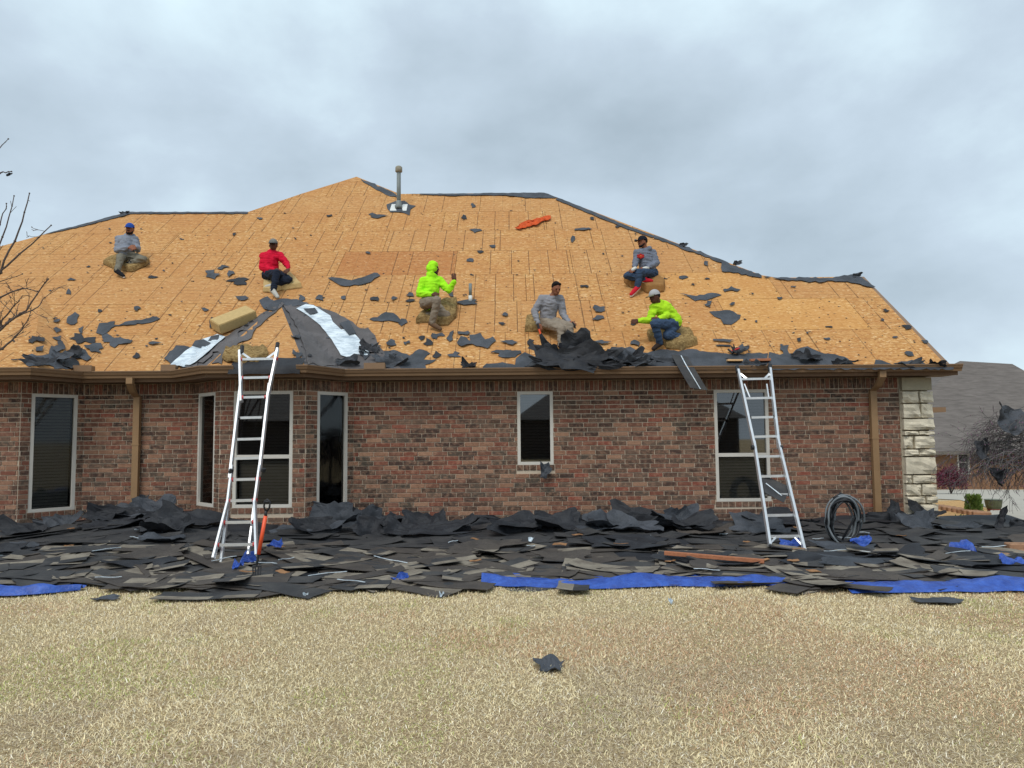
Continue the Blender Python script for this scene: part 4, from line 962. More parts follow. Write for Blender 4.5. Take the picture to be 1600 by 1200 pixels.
def person(d):
    seat=PR(*d['seat']); Y0=seat.y; root=empty('person',seat); prop(root,d['label'],'person')
    def J(t_):
        if t_[2]=='F': return PR(t_[0],t_[1],.055)
        return P(t_[0],t_[1],Y0+t_[2])
    j={k:J(v) for k,v in d['j'].items()}
    for s in 'ab':
        if d['j']['an'+s][2]=='F': v=d['j']['an'+s]; j['an'+s]=P(v[0],v[1],j['to'+s].y+.05)
    sd_=hash(d['label'])%97*1.0
    sd_=float(len(d['label']))
    skin=cloth('skin_'+d['skin'],lin(*{'a':(140,92,70),'b':(92,60,46),'c':(126,82,62)}[d['skin']]),.001,20,.6)
    hf=frame(d['face'],Vector(d.get('hup',(0,0,1)))); H=j['head']; k=d.get('k',1.0)
    def h(x,y,z): return H+hf@Vector((x,y,z))*k
    body=[('e',H,(.073*k,.092*k,.112*k),hf),('e',h(0,.03,-.05),(.055*k,.062*k,.062*k),hf),('c',h(0,.088,.01),h(0,.108,-.022),.010,.014),('c',h(-.074,-.005,.0),h(-.078,-.01,-.03),.012,.009),('c',h(.074,-.005,.0),h(.078,-.01,-.03),.012,.009),('c',h(-.03,.078,.03),h(.03,.078,.03),.014,.014),('c',h(-.02,.085,-.06),h(.02,.085,-.06),.011,.011),
          ('c',h(0,-.02,-.06),j['neck'],.055,.06),('c',j['neck'],j['chest'],.07,.10),('c',j['chest'],j['pelvis'],.11,.11)]
    for s in 'ab':
        body+=[('c',j['sh'+s],j['el'+s],.045,.036),('c',j['el'+s],j['ha'+s],.038,.026),('c',j['chest'],j['sh'+s],.07,.05),
               ('c',j['hip'+s],j['kn'+s],.065,.05),('c',j['kn'+s],j['an'+s],.048,.036),('c',j['an'+s],j['to'+s],.034,.026),('c',j['pelvis'],j['hip'+s],.09,.075)]
        # hand : palm and five fingers
        fd=(j['fi'+s]-j['ha'+s]); fd.normalize(); side=fd.cross(Vector((0,-1,.2)));
        if side.length<.1: side=Vector((1,0,0))
        side.normalize(); up_=side.cross(fd).normalized(); w0=j['ha'+s]
        pc=w0+fd*.045
        body+=[('c',w0,pc-side*.018,.026,.021),('c',w0,pc+side*.018,.026,.021)]
        for q,(o_,ln) in enumerate(((-.031,.062),(-.011,.075),(.011,.072),(.030,.055))):
            b0=w0+fd*.07+side*o_; b1=b0+fd*ln*.5+side*o_*.25-up_*.006; b2=b1+fd*ln*.4-up_*.022*d.get('curl'+s,1)
            body+=[('c',pc+side*o_*.6,b0,.013,.011),('c',b0,b1,.0105,.0095),('c',b1,b2,.0095,.008)]
        th=w0+fd*.02-side*.03; body+=[('c',w0+fd*.015-side*.012,th+fd*.015-side*.012,.015,.012),('c',th+fd*.015-side*.012,th+fd*.052-side*.016,.011,.009)]
    if d.get('noh'): pass
    fuse('body',body,.0085,skin,root,2)
    # eyes
    for sx_ in (-1,1):
        bm=bmesh.new(); bmesh.ops.create_icosphere(bm,subdivisions=2,radius=.011*k,matrix=Matrix.Translation(h(sx_*.03,.083,.012))); from_bm('eye',bm,root,cloth('eye',(.01,.008,.008)),True)
    # top
    G=d.get('thick',1.0); top_=[('c',j['chest'],j['belly'],.135*G,.14*G),('c',j['belly'],j['pelvis'],.14*G,.135*G),('c',j['neck']-Vector((0,0,.02)),j['chest'],.075,.12*G)]
    for s in 'ab':
        top_+=[('c',j['neck']-Vector((0,0,.03)),j['sh'+s],.065,.072*G),('c',j['sh'+s],j['chest'],.075*G,.11*G),('c',j['sh'+s],j['el'+s],.07*G,.056*G),('c',j['el'+s],j['ha'+s].lerp(j['el'+s],.08),.056*G,.040)]
    if d.get('hood')=='up':
        top_+=[('e',h(0,-.02,.012),(.105,.105,.135),hf),('c',h(0,-.03,-.08),j['neck'],.095,.095),('c',h(-.07,.03,-.02),h(-.05,.035,.08),.035,.035),('c',h(.07,.03,-.02),h(.05,.035,.08),.035,.035),('c',h(-.05,.035,.09),h(.05,.035,.09),.035,.035),('c',h(-.06,.0,-.09),h(.06,.0,-.09),.05,.05)]
    elif d.get('hood')=='down': top_+=[('c',j['neck']+hf@Vector((-.07,-.05,.01)),j['neck']+hf@Vector((.07,-.05,.01)),.05,.05),('c',j['neck']+hf@Vector((-.07,-.05,.0)),j['neck']+hf@Vector((-.05,.06,-.05)),.035,.03),('c',j['neck']+hf@Vector((.07,-.05,.0)),j['neck']+hf@Vector((.05,.06,-.05)),.035,.03)]
    else: top_+=[('c',j['neck']+hf@Vector((-.02,-.01,.0)),j['neck']+hf@Vector((.02,.0,.0)),.066,.066)]
    tm=cloth(d['top'][0],lin(*d['top'][1]))
    fuse(d['topname'],top_,.013,tm,root,3,.015,sd_)
    if d.get('hood')=='up' : pass
    # trousers
    pn=[('c',j['pelvis'],j['hipa'],.12*G,.1*G),('c',j['pelvis'],j['hipb'],.12*G,.1*G)]
    for s in 'ab': pn+=[('c',j['hip'+s],j['kn'+s],.098*G,.075),('c',j['kn'+s],j['an'+s].lerp(j['kn'+s],.06),.074,.056)]
    fuse(d.get('legname','trousers'),pn,.013,cloth(d['leg'][0],lin(*d['leg'][1])),root,3,.015,sd_+5)
    # shoes
    for s in 'ab':
        a=j['an'+s]; tt=j['to'+s]; dirn=(tt-a); dirn.normalize(); sm=cloth(d['shoe'][0],lin(*d['shoe'][1]),.002)
        sh=fuse('shoe',[('c',a-dirn*.03,a.lerp(tt,.5),.05,.046),('c',a.lerp(tt,.5),tt,.046,.036),('c',a+Vector((0,0,.03)),a,.045,.05)],.011,sm,root,2)
        if d.get('sole'):
            dn=Vector((0,0,-.036)); so2=fuse('sole',[('c',a-dirn*.045+dn,tt+dirn*.012+dn*.75,.022,.018),('c',a-dirn*.045+dn+Vector((.02,0,0)),tt+dn*.75+Vector((.02,0,0)),.02,.017)],.011,cloth('sole_white',lin(214,210,206)),root,1)
            so2.parent=sh; so2.matrix_parent_inverse=Matrix.Translation(-gl(sh)); 
    # hat / hair
    hc=d.get('hat'); hairm=cloth('hair',(.012,.010,.010),.004,60)
    if hc:
        cm=cloth(hc[0],lin(*hc[1]),.002)
        bm=bmesh.new(); bmesh.ops.create_uvsphere(bm,u_segments=24,v_segments=14,radius=1); bmesh.ops.delete(bm,geom=[v for v in bm.verts if v.co.z<-.02],context='VERTS')
        for v in bm.verts: v.co=h(v.co.x*.089,v.co.y*.105-.004,.034+v.co.z*.098)
        cp=from_bm('cap',bm,root,cm,True)
        bm=bmesh.new(); rg=[]
        for i in range(9):
            a=math.pi*(i/8); x=-math.cos(a)*.078; 
            rg.append([bm.verts.new(h(x,.055+.02*math.sin(a)+0,.042)),bm.verts.new(h(x*1.0,.085+.095*math.sin(a)**.7,.03-.006*math.sin(a)+abs(x)*-.12)),bm.verts.new(h(x*1.0,.085+.095*math.sin(a)**.7,.024-.006*math.sin(a)+abs(x)*-.12)),bm.verts.new(h(x,.055+.02*math.sin(a),.034))])
        for a,b in zip(rg[:-1],rg[1:]):
            for q in range(4): bm.faces.new((a[q],b[q],b[(q+1)%4],a[(q+1)%4]))
        bmesh.ops.recalc_face_normals(bm,faces=bm.faces); br=from_bm('brim',bm,cp,cloth(*( (hc[2][0],lin(*hc[2][1])) if len(hc)>2 else (hc[0],lin(*hc[1])) )),True)
    if d.get('hood')!='up':
        hr=[('e',h(0,-.024,.02 if hc else .036),(.081,.085,.092 if not hc else .075),hf)]
        if not hc: hr+=[('c',h(-.04,.035,.092),h(.04,.035,.092),.028,.028)]
        fuse('hair',hr,.01,hairm,root,1)
    if d.get('beard'): fuse('beard',[('c',h(-.045,.045,-.085),h(0,.07,-.098),.022,.026),('c',h(.045,.045,-.085),h(0,.07,-.098),.022,.026),('c',h(-.062,.01,-.05),h(-.045,.045,-.085),.016,.022),('c',h(.062,.01,-.05),h(.045,.045,-.085),.016,.022),('c',h(-.022,.093,-.042),h(.022,.093,-.042),.009,.009)],.008,hairm,root,1)
    if d.get('glove'):
        for s in d['glove']:
            fd=(j['fi'+s]-j['ha'+s]).normalized(); fuse('glove',[('c',j['ha'+s]-fd*.03,j['ha'+s]+fd*.06,.038,.036)],.009,cloth('glove',lin(206,204,196),.002),root,1)
    return root,j,h
P1,_,_=person(dict(label='seated man in grey hoodie and blue cap, leftmost on the roof',seat=(195,413),skin='a',face=(.15,-1,-.12),k=1.02,topname='hoodie',thick=1.12,
 top=('hoodie_grey',(132,138,150)),leg=('khaki_grey',(118,114,102)),shoe=('shoe_black',(30,32,38)),sole=1,hat=('cap_blue',(40,78,158)),beard=1,hood='down',
 j=dict(head=(203,358,-.02),neck=(201,369,0),chest=(199,378,0),belly=(198,390,-.02),pelvis=(198,400,0),sha=(186,374,0),shb=(211,375,.02),ela=(183,391,-.08),haa=(202,387,-.26),fia=(211,385,-.28),elb=(215,390,-.05),hab=(213,386,-.24),fib=(206,388,-.3),hipa=(191,402,-.03),hipb=(206,402,-.03),kna=(188,404,-.36),ana=(183,424,'F'),toa=(193,431,'F'),knb=(224,405,-.22),anb=(204,411,-.2),tob=(196,413,-.18))))
person(dict(label='seated man in bright red sweatshirt and dark jeans',seat=(432,444),skin='b',face=(.1,-1,-.12),topname='sweatshirt',thick=1.15,
 top=('sweatshirt_red',(206,24,56)),leg=('jeans_dark',(34,40,54)),shoe=('shoe_grey_white',(190,188,180)),hat=('cap_grey',(120,120,116),('brim_dark',(44,42,42))),
 j=dict(head=(427,383,-.02),neck=(425,394,0),chest=(423,404,0),belly=(422,416,0),pelvis=(424,428,0),sha=(412,401,0),shb=(437,400,0),ela=(410,418,-.06),haa=(429,422,-.26),fia=(438,424,-.32),elb=(447,411,-.04),hab=(451,421,-.2),fib=(446,424,-.28),hipa=(418,430,-.02),hipb=(434,430,-.02),kna=(432,427,-.42),ana=(427,455,'F'),toa=(434,464,'F'),knb=(451,437,-.22),anb=(428,446,-.26),tob=(416,448,-.28))))
person(dict(label='kneeling man in lime green hoodie, hood up, one hand raised',seat=(674,498),skin='b',face=(1,-.25,-.05),topname='hoodie',thick=1.1,beard=1,
 top=('hoodie_lime',(166,240,40)),leg=('khaki_work',(132,120,106)),shoe=('boot_brown',(104,82,64)),hood='up',curlb=.4,
 j=dict(head=(677,420,0),neck=(675,432,0),chest=(674,446,0),belly=(673,460,0),pelvis=(670,472,.02),sha=(661,440,-.05),shb=(687,439,.06),ela=(655,459,-.1),haa=(675,460,-.3),fia=(684,461,-.34),elb=(701,454,-.02),hab=(711,438,-.08),fib=(708,426,-.1),hipa=(664,474,-.08),hipb=(676,475,.04),kna=(683,469,-.44),ana=(675,506,'F'),toa=(688,514,'F'),knb=(697,492,-.14),anb=(662,494,-.02),tob=(652,500,.0))))
r4,j4,h4=person(dict(label='bareheaded man in grey pullover leaning forward at the eave',seat=(856,520),skin='a',face=(.35,-1,-.55),hup=(.1,-.3,1),topname='pullover',thick=1.1,
 top=('pullover_grey',(136,136,142)),leg=('khaki_tan',(140,128,114)),shoe=('shoe_black',(30,32,38)),
 j=dict(head=(869,451,-.2),neck=(864,463,-.12),chest=(860,474,-.08),belly=(857,489,-.02),pelvis=(856,502,0),sha=(848,467,-.08),shb=(875,468,-.06),ela=(835,487,-.1),haa=(841,506,-.24),fia=(843,512,-.26),elb=(880,491,-.08),hab=(889,504,-.3),fib=(896,507,-.34),hipa=(850,504,-.03),hipb=(864,504,-.03),kna=(877,513,-.42),ana=(876,540,-.5),toa=(880,546,-.56),knb=(889,510,-.38),anb=(893,538,-.46),tob=(898,545,-.52))))
hm=empty('hammer',j4['hab']); prop(hm,'small black hammer held by the bareheaded man in grey','hammer')
a=P(886,508,j4['hab'].y-.06); b=P(898,507,j4['hab'].y-.07); bm=bmesh.new(); tube(bm,[a,b],.012,8); from_bm('handle',bm,hm,M['black'])
bm=bmesh.new(); tube(bm,[P(894,503,b.y),P(898,508,b.y),P(898.5,513,b.y)],[.012,.018,.014],8); from_bm('head',bm,hm,M['black'])
tl=empty('pry_bar',j4['haa']); prop(tl,'orange handled pry tool in the right hand of the bareheaded man','pry bar')
yy=j4['haa'].y-.06; bm=bmesh.new(); tube(bm,[P(842,514,yy),P(846,526,yy)],.017,8); from_bm('handle',bm,tl,M['orange_paint'])
bm=bmesh.new(); tube(bm,[P(840,506,yy),P(842,514,yy)],.02,8); tube(bm,[P(846,526,yy),P(849,534,yy-.03)],.009,6); from_bm('shaft',bm,tl,M['black'])
r5,j5,h5=person(dict(label='seated man in grey hoodie with red chest emblem and red shoes',seat=(1012,442),skin='a',face=(-1,-.45,-.05),topname='hoodie',thick=1.12,
 top=('hoodie_slate',(112,118,132)),leg=('jeans_blue',(52,68,90)),shoe=('shoe_red',(192,34,50)),sole=1,hat=('cap_black',(28,30,38)),beard=1,hood='down',glove='ab',
 j=dict(head=(1004,378,-.04),neck=(1008,390,0),chest=(1008,401,0),belly=(1010,412,0),pelvis=(1014,424,0),sha=(996,395,-.05),shb=(1020,396,.03),ela=(993,410,-.1),haa=(991,420,-.25),fia=(985,424,-.32),elb=(1026,411,-.05),hab=(1010,419,-.24),fib=(1000,421,-.3),hipa=(1006,426,-.03),hipb=(1020,427,-.0),kna=(980,431,-.25),ana=(1008,438,-.3),toa=(1018,439,-.28),knb=(999,426,-.46),anb=(996,449,'F'),tob=(986,460,'F'))))
# emblem on the chest
ch=P(1001,400,j5['chest'].y-.155); bm=bmesh.new()
n_=12; vs=[bm.verts.new(ch+Vector((math.cos(2*math.pi*i/n_)*(.085 if i%2 else .06)+0,-.004-abs(math.cos(2*math.pi*i/n_))*.0,math.sin(2*math.pi*i/n_)*(.055 if i%2 else .038)))) for i in range(n_)]
c2=[bm.verts.new(v.co+Vector((0,.04,0))) for v in vs]; bm.faces.new(vs)
for i in range(n_): bm.faces.new((vs[i],vs[(i+1)%n_],c2[(i+1)%n_],c2[i]))
em=from_bm('emblem',bm,r5,cloth('emblem_red',lin(168,44,44),.001))
bm=bmesh.new(); bx(bm,ch.x-.018,ch.x+.018,ch.y-.008,ch.y-.002,ch.z-.008,ch.z+.008); from_bm('emblem_centre',bm,em,cloth('emblem_orange',lin(226,120,50),.001))
person(dict(label='man in lime green shirt and patterned cap kneeling and leaning on one arm',seat=(1048,533),skin='b',face=(-1,-.55,-.25),topname='shirt',thick=1.12,
 top=('shirt_lime',(176,224,44)),leg=('jeans_mid',(62,80,106)),shoe=('boot_dark',(58,46,40)),hat=('cap_pattern',(168,168,168),('brim_khaki',(112,110,88))),
 j=dict(head=(1023,464,-.2),neck=(1030,474,-.12),chest=(1036,483,-.06),belly=(1044,492,0),pelvis=(1052,502,0),sha=(1022,480,-.16),shb=(1042,479,.02),ela=(1016,500,-.2),haa=(998,501,-.22),fia=(990,502,-.24),elb=(1042,493,-.16),hab=(1029,498,-.38),fib=(1021,499,-.42),hipa=(1050,507,-.06),hipb=(1054,506,.04),kna=(1023,505,-.44),ana=(1031,537,'F'),toa=(1021,545,'F'),knb=(1042,524,-.22),anb=(1061,526,.0),tob=(1068,534,.02))))
# ------------------------------------------------------------------ ladders
def ladder(lb,base,segsL,rungs,extra,capred):
    root=empty('ladder',base); prop(root,lb,'ladder')
    for (a,b,w_,d_) in segsL:
        bm=bmesh.new(); bar(bm,a,b,w_,d_); bmesh.ops.bevel(bm,geom=bm.edges[:],offset=.004,segments=1,affect='EDGES'); from_bm('rail',bm,root,M['alu'])
    for (a,b,red) in rungs:
        bm=bmesh.new(); bar(bm,a,b,.034,.03); ro=from_bm('rung',bm,root,M['alu'])
        if red:
            for q,s in ((a,1),(b,-1)):
                bm=bmesh.new(); v=(Vector(b)-Vector(a)).normalized()*s; tube(bm,[Vector(q)-v*.02,Vector(q)+v*.035],.027,8); from_bm('rung_cap',bm,ro,M['red_plastic'] if red==1 else M['hose_dark'])
    for (a,b,w_) in extra:
        bm=bmesh.new(); bar(bm,a,b,w_,.012); from_bm('brace',bm,root,M['alu'])
    for (a,b,r) in capred:
        bm=bmesh.new(); tube(bm,[a,b],r,8); from_bm('end_cap',bm,root,M['black'])
    return root
LT=10.95; LB=8.9
def Yl(py,y0=540,y1=878,t_=LT,b_=LB): return t_+(b_-t_)*(py-y0)/(y1-y0)
def LP(px,py,dy=0): return P(px,py,Yl(py)+dy)
segL=[(LP(377,628),LP(375,548),.035,.07),(LP(359,748),LP(377.5,590),.034,.06),(LP(418,622),LP(434,545),.035,.07),(LP(405,742),LP(421,600),.034,.06),
      (LP(333,873,-.02),LP(356,784,-.02),.03,.06),(LP(356,786,-.02),LP(363,728,-.02),.03,.06),(LP(345,881,.14),LP(357,788,.04),.03,.05),(LP(401,868,-.02),LP(398,782,-.02),.03,.06),(LP(398,786,-.02),LP(406,728,-.02),.03,.06),(LP(388,867,.14),LP(398,788,.04),.03,.05)]
rg=[]
LX={561:(375,431.5),590:(376.7,424),620.5:(376.7,417.5),652.5:(371.7,414),686:(371,408.5),716:(367,406.5),749:(360.5,404),782:(356,399),816:(348,398.5),851:(338.5,400)}
for y,c in ((561,1),(590,1),(620.5,1),(652.5,2),(686,0),(716,0),(749,1),(782,1),(816,1),(851,1)): rg.append((LP(LX[y][0],y+.5),LP(LX[y][1],y-.5),c))
ladder('aluminium ladder with red rung caps leaning on the bay eave',LP(368,875),segL,rg,[(LP(379,552),LP(392,561),.03),(LP(432,549),LP(417,560),.03)],[(LP(377.5,552),LP(378.5,541),.03),(LP(432,548),LP(434,536),.03),(LP(360,739,-.04),LP(362,733,-.08),.03),(LP(411,737,-.04),LP(412,732,-.08),.03)])
LT2=YE-.2; LB2=9.55
def LQ(px,py,dy=0): return P(px,py,LT2+(LB2-LT2)*(py-575)/(860-575)+dy)
def xl2(py): return 1153+(1180-1153)*(py-575)/(700-575) if py<700 else 1180+(1203-1180)*(py-700)/(850-700)
def xr2(py): return 1203+(1217-1203)*(py-575)/(700-575) if py<700 else 1217+(1256-1217)*(py-700)/(860-700)
segR=[(LQ(1180,703),LQ(1153,578),.035,.07),(LQ(1217,700),LQ(1203,576),.035,.07),(LQ(1203,852,-.02),LQ(1178,690,-.02),.034,.06),(LQ(1257,860,-.02),LQ(1215,685,-.02),.034,.06)]
rg=[(LQ(xl2(y),y+.5),LQ(xr2(y),y-.5),2 if y in (652,773) else 0) for y in (592,622,652,682,713,744,773,805,838)]
ladder('plain aluminium ladder leaning on the gutter beside the right window',LQ(1230,855),segR,rg,[(LQ(1157,584),LQ(1167,592),.03),(LQ(1202,584),LQ(1194,592),.03),(LQ(1203,849),LQ(1212,840),.02),(LQ(1252,851),LQ(1242,840),.02),(LQ(1163,600),LQ(1172,622),.02),(LQ(1198,600),LQ(1201,622),.02)],[(LQ(1153,582),LQ(1151.5,573),.032),(LQ(1203,580),LQ(1203,570),.032),(LQ(1174,699,-.05),LQ(1178,699,-.05),.035),(LQ(1219,699,-.05),LQ(1223,699,-.05),.03)])
# shingle resting in the right ladder
q=[LQ(1189,740,.05),LQ(1236,762,.05),LQ(1226,786,-.08),LQ(1194,770,-.08)]
bm=bmesh.new(); vs=[bm.verts.new(v) for v in q]; v2=[bm.verts.new(v+Vector((0,-.006,.004))) for v in q]; bm.faces.new(vs); bm.faces.new(v2[::-1])
for i in range(4): bm.faces.new((vs[i],vs[(i+1)%4],v2[(i+1)%4],v2[i]))
bmesh.ops.subdivide_edges(bm,edges=bm.edges[:],cuts=2,use_grid_fill=True)
for v in bm.verts: v.co.y+=.03*math.sin(v.co.x*9)
bmesh.ops.recalc_face_normals(bm,faces=bm.faces); o=from_bm('fallen_shingle',bm,None,M['shingle_back']); prop(o,'dark shingle caught on a lower rung of the right ladder','shingle')
bm=bmesh.new(); bar(bm,q[0].lerp(q[3],.5)+Vector((.03,-.05,0)),q[1].lerp(q[2],.5)+Vector((-.1,-.05,0)),.012,.004); from_bm('seal_strip',bm,o,M['foil'])
# ------------------------------------------------------------------ fork
fk=empty('garden_fork',PG(400,912)); prop(fk,'garden fork with orange shaft standing upright in the debris by the left ladder','garden fork')
YF=fk.location.y
bm=bmesh.new(); tube(bm,[P(404,866,YF),P(415,806,YF)],.021,10); from_bm('shaft',bm,fk,M['orange_paint'],True)
bm=bmesh.new(); tube(bm,[P(415,808,YF),P(415.5,798,YF)],.017,8); tube(bm,[P(415.5,799,YF),P(412.5,792,YF),P(413.5,783,YF),P(418,780.5,YF),P(422,784,YF),P(421,793,YF),P(417,799,YF)],.011,8); tube(bm,[P(413.5,784,YF),P(421.5,784,YF)],.016,8); from_bm('grip',bm,fk,M['black'],True)
bm=bmesh.new(); tube(bm,[P(401,884,YF),P(404,864,YF)],.014,8); tube(bm,[P(395,885,YF),P(408,884,YF)],.011,8)
for i in range(4): tube(bm,[P(395+i*4.2,885,YF),P(395.5+i*3.6,900,YF-.03),P(396.5+i*3.2,916,YF)],[.008,.007,.004],6)
from_bm('tines',bm,fk,M['black'])
# ------------------------------------------------------------------ hose coil
hs=empty('hose_coil',P(1320,850,10.3)); prop(hs,'large coil of grey hose leaning on the brick wall by the right downspout','hose')
c0=P(1320,813,10.3); rd=random.Random(4)
for i in range(15):
    bm=bmesh.new(); rx=rd.uniform(.17,.27); rz=rd.uniform(.26,.345); ox=rd.uniform(-.05,.05); oy=rd.uniform(-.10,.10); tw=rd.uniform(-.18,.18); pts=[]
    for q in range(33):
        a=2*math.pi*q/32; x=rx*math.cos(a); z=rz*math.sin(a); pts.append(c0+Vector((ox+x*math.cos(tw)-z*math.sin(tw)*.5,oy+.05*math.sin(a*2+i)+.06*(z<0),z+x*math.sin(tw)-.0)))
    tube(bm,pts,.0145,7,False); from_bm('hose_loop',bm,hs,M['hose'] if i%2 else M['hose_dark'],True)
bm=bmesh.new(); tube(bm,[c0+Vector((-.12,.05,.30)),c0+Vector((0,.1,.36)),c0+Vector((.14,.05,.28)),c0+Vector((.18,0,.1)),c0+Vector((-.05,-.02,-.25))],.0145,7); from_bm('hose_end',bm,hs,M['hose_dark'],True)
# ------------------------------------------------------------------ debris on the ground
def pxg(px,py): return PG(px,py)
def front_y(x):   # front limit of shingles on the ground
    px=800+F*x/8.0
    if px<130: return PG(px,918).y
    if px<740: return PG(px,926).y
    if px<790: return PG(px,926-16*(px-740)/50).y
    if px<1180: return PG(px,911).y
    if px<1320: return PG(px,918).y
    return PG(min(px,1600),914).y
def wall_y(x):
    for (a,b) in zip(wall_pts[:-1],wall_pts[1:]):
        if a[0]<=x<=b[0]: return a[1]+(b[1]-a[1])*(x-a[0])/max(1e-6,b[0]-a[0])
    return BY if x<0 else 12.8
def mound(x,y):
    f_=front_y(x); wv=wall_y(x); k=min(1,max(0,(y-f_)/(wv-.1-f_)))
    h_=.02+.19*k**1.3
    if x<-3.6: h_+=.16*math.exp(-((x+5.2)/1.6)**2)*k**1.5*2*(1-k*.3)
    h_+=.07*noise.noise(Vector((x*.8,y*.9,3)))*min(1,k*3)
    h_+=.04*noise.noise(Vector((x*2.3,y*2.6,8)))*min(1,k*3)
    if y>wv-.05: h_*=.9
    return max(h_,.012)
gx=np.arange(-9.6,9.6,.06); gy=np.arange(7.0,12.7,.06); HG=np.zeros((len(gy),len(gx)))
for j,y in enumerate(gy):
    for i,x in enumerate(gx): HG[j,i]=mound(x,y) if y>=front_y(x) else 0
V=[];idx={}
Fs=[]
for j,y in enumerate(gy):
    for i,x in enumerate(gx):
        V.append((x,y,HG[j,i]-(.0 if y>front_y(x)+.2 else .05)))
nx=len(gx)
for j in range(len(gy)-1):
    for i in range(nx-1):
        if gy[j]>front_y(gx[i])+.1 and gy[j+1]<wall_y(gx[i])+.02 and gx[i]<8.2: Fs.append((j*nx+i,j*nx+i+1,(j+1)*nx+i+1,(j+1)*nx+i))
o=from_py('debris_bed',V,Fs,None,M['felt_dark'],True); prop(o,'bed of crushed black felt and shingle bits along the foot of the wall','debris',kind='stuff')
# shingle strips
SV=[]
def shingle_mesh(kind,seed):
    rd=random.Random(seed); Ln=rd.choice([1.0,1.0,1.9,1.5,.8,.45]); Wd=.335 if kind!='half' else .17; nu,nv=9,4
    bm=bmesh.new(); ph=rd.uniform(0,6.28); cv=rd.choice([rd.uniform(-.012,.02)]*3+[rd.uniform(-.03,.07)]); cw=rd.uniform(-.006,.01); g=[]
    for j in range(nv+1):
        row=[]
        for i in range(nu+1):
            u=i/nu-.5; v=j/nv-.5; jx=rd.uniform(-.012,.012) if i in(0,nu) else 0; jy=rd.uniform(-.010,.010) if j in (0,nv) else 0
            z=cv*(4*u*u)+cw*4*v*v+.006*math.sin(u*7+ph)+(.05*max(0,u+v-.55) if seed%4==0 else 0)
            row.append((u*Ln+jx,v*Wd+jy,z))
        g.append(row)
    top_v=[[bm.verts.new(p) for p in r] for r in g]; bot=[[bm.verts.new((p[0],p[1],p[2]-.006)) for p in r] for r in g]
    for j in range(nv):
        for i in range(nu):
            f_=bm.faces.new((top_v[j][i],top_v[j][i+1],top_v[j+1][i+1],top_v[j+1][i])); 
            if kind=='tab' and j<2 and (seed+i)%7!=0: f_.material_index=1
            if kind=='full': f_.material_index=1
            bm.faces.new((bot[j][i],bot[j+1][i],bot[j+1][i+1],bot[j][i+1]))
    for i in range(nu):
        bm.faces.new((top_v[0][i],bot[0][i],bot[0][i+1],top_v[0][i+1])); bm.faces.new((top_v[nv][i],top_v[nv][i+1],bot[nv][i+1],bot[nv][i]))
    for j in range(nv):
        bm.faces.new((top_v[j][0],top_v[j+1][0],bot[j+1][0],bot[j][0])); bm.faces.new((top_v[j][nu],bot[j][nu],bot[j+1][nu],top_v[j+1][nu]))
    me=bpy.data.meshes.new('shingle'); bm.to_mesh(me); bm.free()
    me.materials.append(M['shingle_back'] if seed%2 else M['shingle_brown']); me.materials.append(M['shingle_tab']); return me,Ln,Wd,kind
kinds=['back']*10+['tab']*8+['half']*4+['full']*2
SV=[shingle_mesh(k_,i*5+i%3) for i,k_ in enumerate(kinds)]
placed=[]
px_ok=lambda x:True
cand=[]
for i in range(620):
    x=random.uniform(-8.2,8.0); f_=front_y(x); wv=wall_y(x); kk=random.random()**1.25; y=f_+random.choice([.14,.14,.02,-.06])*(1 if px_ok(x) else 1)+(min(wv-1.0,f_+4)-f_)*kk*.98
    px,_=PX((x,y,0))
    if px<-160 or px>1720: continue
    cand.append((x,y))
cand.sort(key=lambda c:-c[1]+random.uniform(-1.2,1.2))
for (x,y) in cand:
    me,Ln,Wd,kd=random.choice(SV); a=random.gauss(0,.45)+(math.pi if random.random()<.5 else 0)
    if random.random()<.15: a=random.uniform(0,6.28)
    ca,sa=math.cos(a),math.sin(a); us=np.linspace(-.45,.45,6); vs_=np.linspace(-.45,.45,4); S=[]
    for u in us:
        for v in vs_:
            X_=x+u*Ln*ca-v*Wd*sa; Y_=y+u*Ln*sa+v*Wd*ca; ii=int(round((X_-gx[0])/.06)); jj=int(round((Y_-gy[0])/.06))
            if 0<=ii<len(gx) and 0<=jj<len(gy): S.append((X_-x,Y_-y,HG[jj,ii],jj,ii))
    if len(S)<6: continue
    S_=np.array(S); Am=np.c_[S_[:,0],S_[:,1],np.ones(len(S_))]; cf=np.linalg.lstsq(Am,S_[:,2],rcond=None)[0]; res=S_[:,2]-Am@cf; z=cf[2]+np.percentile(res,72)+.006
    gxn,gyn=cf[0]*.8+random.gauss(0,.016),cf[1]*.8+random.gauss(0,.022); 
    nrm=Vector((-gxn,-gyn,1)).normalized(); ux=Vector((ca,sa,gxn*ca+gyn*sa)).normalized(); uy=nrm.cross(ux)
    Mx=Matrix(((ux.x,uy.x,nrm.x,x),(ux.y,uy.y,nrm.y,y),(ux.z,uy.z,nrm.z,z+.008),(0,0,0,1)))
    placed.append((me,kd,Mx,x,y))
    for r_ in S: HG[int(r_[3]),int(r_[4])]=max(HG[int(r_[3]),int(r_[4])],z+gxn*r_[0]+gyn*r_[1]+.005)
def vis(pp):
    px,py=PX(pp[2].translation); return (0 if 0<px<1600 else 50)+pp[4]
placed.sort(key=vis)
GL=[(83,'the leftmost tall window'),(215,'the left downspout'),(322,'the narrow bay window'),(375,'the left ladder'),(425,'the garden fork'),(520,'the right bay window'),(620,'the wall right of the bay'),(730,'the wall left of small window'),(838,'the small window'),(960,'the wall right of small window'),(1060,'the wall left of the right window'),(1150,'the right window'),(1225,'the right ladder'),(1320,'the hose coil'),(1370,'the right downspout'),(1435,'the stone corner'),(1530,'the garden bed')]
